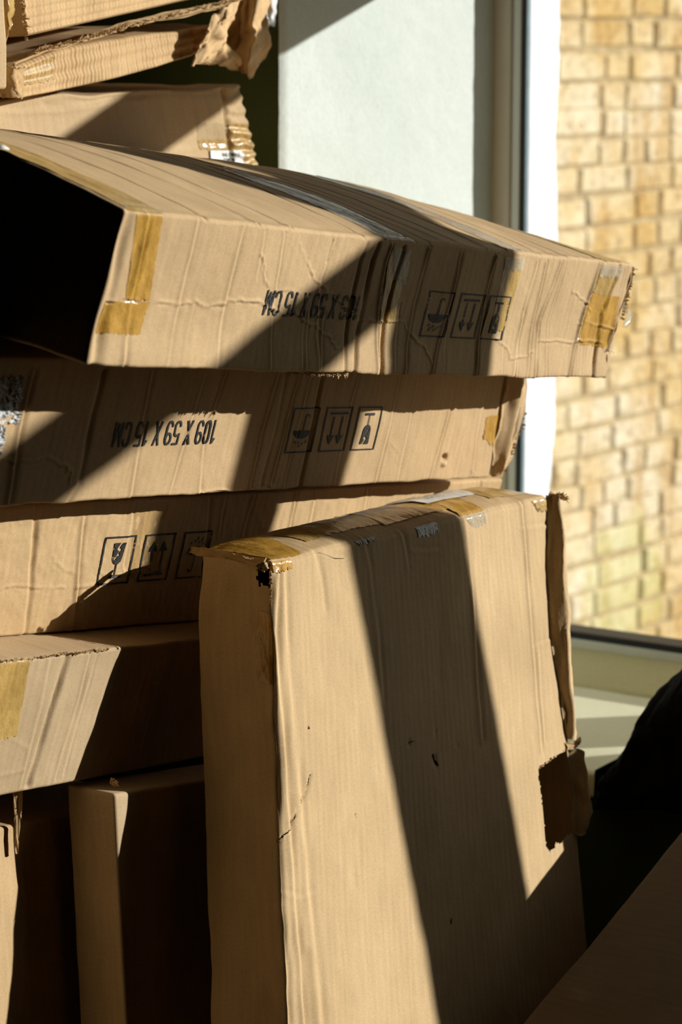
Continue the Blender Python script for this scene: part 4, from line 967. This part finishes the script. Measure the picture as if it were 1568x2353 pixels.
gf([(1222,1152),(1255,1144),(1258,1172),(1236,1176)], 'tape2', 'brown tape end on the far corner', 16, (0, .001, .006, .003))
M['tear_shade'] = plain('painted_tear_shade', (.030, .020, .010), .95, .05, 200, .3, 0)  # near-black tone paints the shade inside the tear and punctures as flat marks
def tear(px_, wd_, seed, nm='tear_line'):
    q = [G_.px('front', *p) for p in px_]
    x0 = min(a for a, _ in q)-.004; x1 = max(a for a, _ in q)+.004; y0 = min(b for _, b in q)-.004; y1 = max(b for _, b in q)+.004
    def fn(A_, B_):
        d, _ = seg_dist(A_+vn(A_*0+B_*350, A_*90, seed)*.0011, B_, q)
        return d < wd_*(.55+.6*vn(B_*160, A_*60, seed+1))
    G_.ink(nm, 'front', x0, x1, y0, y1, fn, rootG, mat=M['tear_shade'], step=.00028, off=.0009)
tear([(713,1780),(705,1815),(690,1850),(678,1875),(668,1900),(655,1915),(640,1945)], .0007, 3)
tear([(735,1270),(752,1276),(770,1283),(792,1283)], .0003, 5)
tear([(996,1735),(1000,1746),(1006,1758)], .0030, 7, 'puncture'); tear([(936,1710),(944,1705),(950,1703)], .0014, 9, 'puncture')
tear([(1055,1708),(1054,1722)], .0006, 11, 'puncture'); tear([(709,1669),(710,1674)], .0008, 13, 'puncture'); tear([(815,1870),(816,1879)], .0008, 15, 'puncture'); tear([(1036,2112),(1036,2124)], .0014, 17, 'puncture'); tear([(1213,2022),(1216,2025)], .0008, 19, 'puncture')
# shredded near corner
def gl_(w, b, out=0.0): return G_.tri(np.array(0.0), np.array(float(b)), np.array(float(w)))+np.array([0, -1, 0])*out
ribbon('torn_corner_flap', [[gl_(.004, -.002, .002), gl_(.03, .0, .003), gl_(.06, -.002, .002), gl_(.085, -.002, .002), gl_(.104, .0, .003)], [gl_(.006, .004, .006), gl_(.03, .006, .004), gl_(.06, .004, .004), gl_(.085, .005, .004), gl_(.105, .004, .004)]], M['raw'], rootG, 81, .0022, .0014, 8)
ribbon('torn_corner_curl', [[gp(600,1296,-.002,.006), gp(604,1312,-.002,.006)], [gp(606,1290,.004,.002), gp(612,1306,.004,.002)], [gp(614,1296,-.004), gp(614,1312,-.004)]], M['raw'], rootG, 82, .003, .002, 6)
rag_edge('torn_corner_fibres', gl_(.0, .001), gl_(.10, .001), (0, -1, 0), (0, 0, 1), M['raw'], rootG, .004, 83, 90)
rag_edge('torn_corner_fibres', gp(623, 1296, .0), gp(623, 1390, 0, .0), (0, -1, 0), nG, M['raw'], rootG, .003, 84, 60)
G_.patch('tape_strip', 'left', [(.002, .055), (.022, .055), (.024, .13), (.002, .13)], M['tape'], rootG, .001, (10, 30), (.002, .002, .002, 0), pxmode=False, seed=31, label='brown tape over the near edge')

# ---- carton K: upright slab behind G, carries the stack; carton H beside it
zf = 0.0
def slab(name_label, y0, y1, x0, x1, z1a, z1b, seed, lean, mat, step=.006):
    """upright carton on the floor: x0 front, x1 back"""
    c = Carton.__new__(Carton)
    c.c = {}
    for i, y in ((0, y0), (1, y1)):
        for j in (0, 1):
            for k, x in ((0, x0), (1, x1)):
                z = (z1a if i == 0 else z1b) if j == 0 else 0.0
                c.c[i, j, k] = np.array([x+(lean if j == 1 else 0), y+(.0 if j == 0 else lean*.3), z])
    d = lambda a, b: np.linalg.norm(c.c[a]-c.c[b])
    c.L = d((0,0,0),(1,0,0)); c.H = d((0,0,0),(0,1,0)); c.W = abs(x1-x0)
    c.n = dict(front=np.array([1., 0, 0]), back=np.array([-1., 0, 0]), top=np.array([0, 0, 1.]), bottom=np.array([0, 0, -1.]), left=np.array([0, -1., 0]), right=np.array([0, 1., 0]))
    c.feat = {f: [] for f in c.FACES}; c.func = {f: [GEN(.0025, 8, seed)] if f in ('front', 'left') else [] for f in c.FACES}; c.warp = []; c.r = .004
    root = empty('cardboard_box', (x0, y0, 0), name_label, 'box')
    c.body('box_body', mat, root, step, .01, vstep=step)
    return c, root
XK = -1.561
pk = onx(262, 1778, XK)
K, rootK = slab('upright carton in deep shadow below the stack, thin sunlit line along its near edge', pk[1], pk[1]+.62, XK, XK-.065, pk[2]-.022, pk[2]-.118, 201, .03, M['cardF'])
ph = onx(52, 1900, XK-.079)
Hh, rootH = slab('upright carton at the lower left frame edge with a sunlit strip', ph[1]-.42, ph[1]+.25, XK-.079, XK-.46, pk[2]+.008, pk[2]-.090, 203, .02, M['cardE'])
e0 = onx(30, 1815, XK-.074); 
ribbon('upright_flap', [[onx(32, 1812, XK-.074), onx(34, 1880, XK-.074), onx(38, 1960, XK-.072)], [onx(51, 1808, XK-.069), onx(49, 1880, XK-.070), onx(40, 1962, XK-.072)]], M['raw'], rootH, 91, .003, .001, 8)
rag_edge('torn_corner', onx(252, 1792, XK-.002), onx(268, 1800, XK+.002), (1, 0, 0), (0, 0, 1), M['raw'], rootK, .006, 93, 30)

# ---- carton L: tilted in the dark lower right corner, and the black sack on the sill
gn_ = nG
e1 = hit(900, 2516, gn_, GP)+SUN*.075; e2 = hit(1340, 1891, gn_, GP)+SUN*.125
ed_ = (e2-e1)/np.linalg.norm(e2-e1); nL = np.cross(SUN, ed_); nL /= np.linalg.norm(nL); nL = nL if nL[2] > 0 else -nL
nL = nL-SUN/np.linalg.norm(SUN)*.01; nL = nL-ed_*(nL@ed_); nL /= np.linalg.norm(nL)
wl = np.cross(ed_, nL); wl = wl if wl[0] > 0 else -wl
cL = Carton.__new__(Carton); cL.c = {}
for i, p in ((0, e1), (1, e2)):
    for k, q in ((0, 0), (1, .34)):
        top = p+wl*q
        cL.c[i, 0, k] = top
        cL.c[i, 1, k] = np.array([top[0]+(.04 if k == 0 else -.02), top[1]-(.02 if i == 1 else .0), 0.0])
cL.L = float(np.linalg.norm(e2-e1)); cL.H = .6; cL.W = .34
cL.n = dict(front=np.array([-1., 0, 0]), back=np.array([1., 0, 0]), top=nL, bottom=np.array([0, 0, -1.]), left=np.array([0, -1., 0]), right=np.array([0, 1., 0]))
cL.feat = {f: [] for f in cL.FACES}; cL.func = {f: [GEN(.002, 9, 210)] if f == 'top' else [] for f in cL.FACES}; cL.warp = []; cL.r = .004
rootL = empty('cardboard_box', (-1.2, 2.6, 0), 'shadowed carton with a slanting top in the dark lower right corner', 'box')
M['cardL'] = cardboard('shade_darkened_cardboard', (.14, .095, .055), 15.5)  # kraft board darkened: the shade of this unlit corner is in the colour
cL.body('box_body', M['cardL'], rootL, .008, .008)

def sack():
    # lumpy heap standing on the sill; outline follows a ragged slope
    rs = np.random.RandomState(9); y0 = 3.07; nu, nv = 120, 90
    prof = [(1402, 1846), (1420, 1818), (1440, 1785), (1470, 1725), (1500, 1672), (1522, 1632), (1528, 1600), (1540, 1578), (1560, 1545), (1600, 1490), (1680, 1430), (1800, 1390), (1950, 1420), (2060, 1520), (2120, 1650)]
    P = np.array([hit(x+22, y, (0, 1, 0), (0, y0, 0)) for x, y in prof])
    xs = np.linspace(P[0, 0], P[-1, 0], nu); hs = np.interp(xs, P[:, 0], P[:, 2])
    zb = np.where(xs < 9, hit(1402, 1852, (0, 1, 0), (0, 2.985, 0))[2], 0)
    hs = hs+fbm(xs*45, xs*0, 3)*.008+fbm(xs*200, xs*0, 5)*.004
    V = []
    for i, x in enumerate(xs):
        endf = min(1, (i+1)/14., (nu-i)/20.)
        dep = .020+.115*endf**.6
        for j in range(nv):
            t = j/nv*2*math.pi
            cy = math.cos(t); sz = math.sin(t)
            base = SILLZ+.004 if cy > .0 else max(zb[i], SILLZ-.045)
            cyn = y0-.035+dep*cy*.9
            z = (base+hs[i])/2+(hs[i]-base)/2*(abs(sz)**.7*np.sign(sz))
            lump = fbm(x*22, t*2.5, 7)*.008*endf+fbm(x*80, t*9, 8)*.003
            if cyn > 2.985 and z < SILLZ+.004: z = SILLZ+.004
            V.append((x+lump*.6, cyn+lump, z+(lump*.5 if z > SILLZ+.02 else 0)))
    q = np.arange(nu*nv).reshape(nu, nv); qn = np.roll(q, -1, axis=1)
    f = np.stack([q[:-1], q[1:], qn[1:], qn[:-1]], -1).reshape(-1, 4).tolist()
    f += [q[0].tolist(), q[-1][::-1].tolist()]
    o = mesh('black_sack', V, f, M['sack'])
    return tag(o, 'black lumpy cloth sack slumped on the pale window sill at right', 'sack')
sack()

# ---- white plastic scrap at the left frame edge on the tilted carton
def scrap():
    bm = bmesh.new(); bmesh.ops.create_icosphere(bm, subdivisions=4, radius=1)
    c = C0+ray(-2, 358)*((C.face('front', np.array(0.0), np.array(0.0))-C0)@FW+.09)
    for v in bm.verts:
        p = np.array(v.co); r = 1+.22*float(fbm(p[0]*2+p[2], p[1]*2, 4)); v.co = Vector(c+p*r*np.array([.010, .010, .011]))
    me = bpy.data.meshes.new('plastic_scrap'); bm.to_mesh(me); bm.free(); me.materials.append(M['label'])
    me.polygons.foreach_set('use_smooth', [True]*len(me.polygons))
    o = bpy.data.objects.new('plastic_scrap', me); COL.objects.link(o)
    tag(o, 'small crumpled white plastic scrap at the left frame edge on the tilted carton', 'scrap')
scrap()

# ---- small box on the sill against the window, beyond the frame; its shadow crosses the sill
tb = box('small_box', (-1.43, 3.405, SILLZ+.004), (-1.243, 3.455, SILLZ+.185), M['label'], None, .004)
tag(tb, 'small pale box standing on the window sill against the glass', 'box')
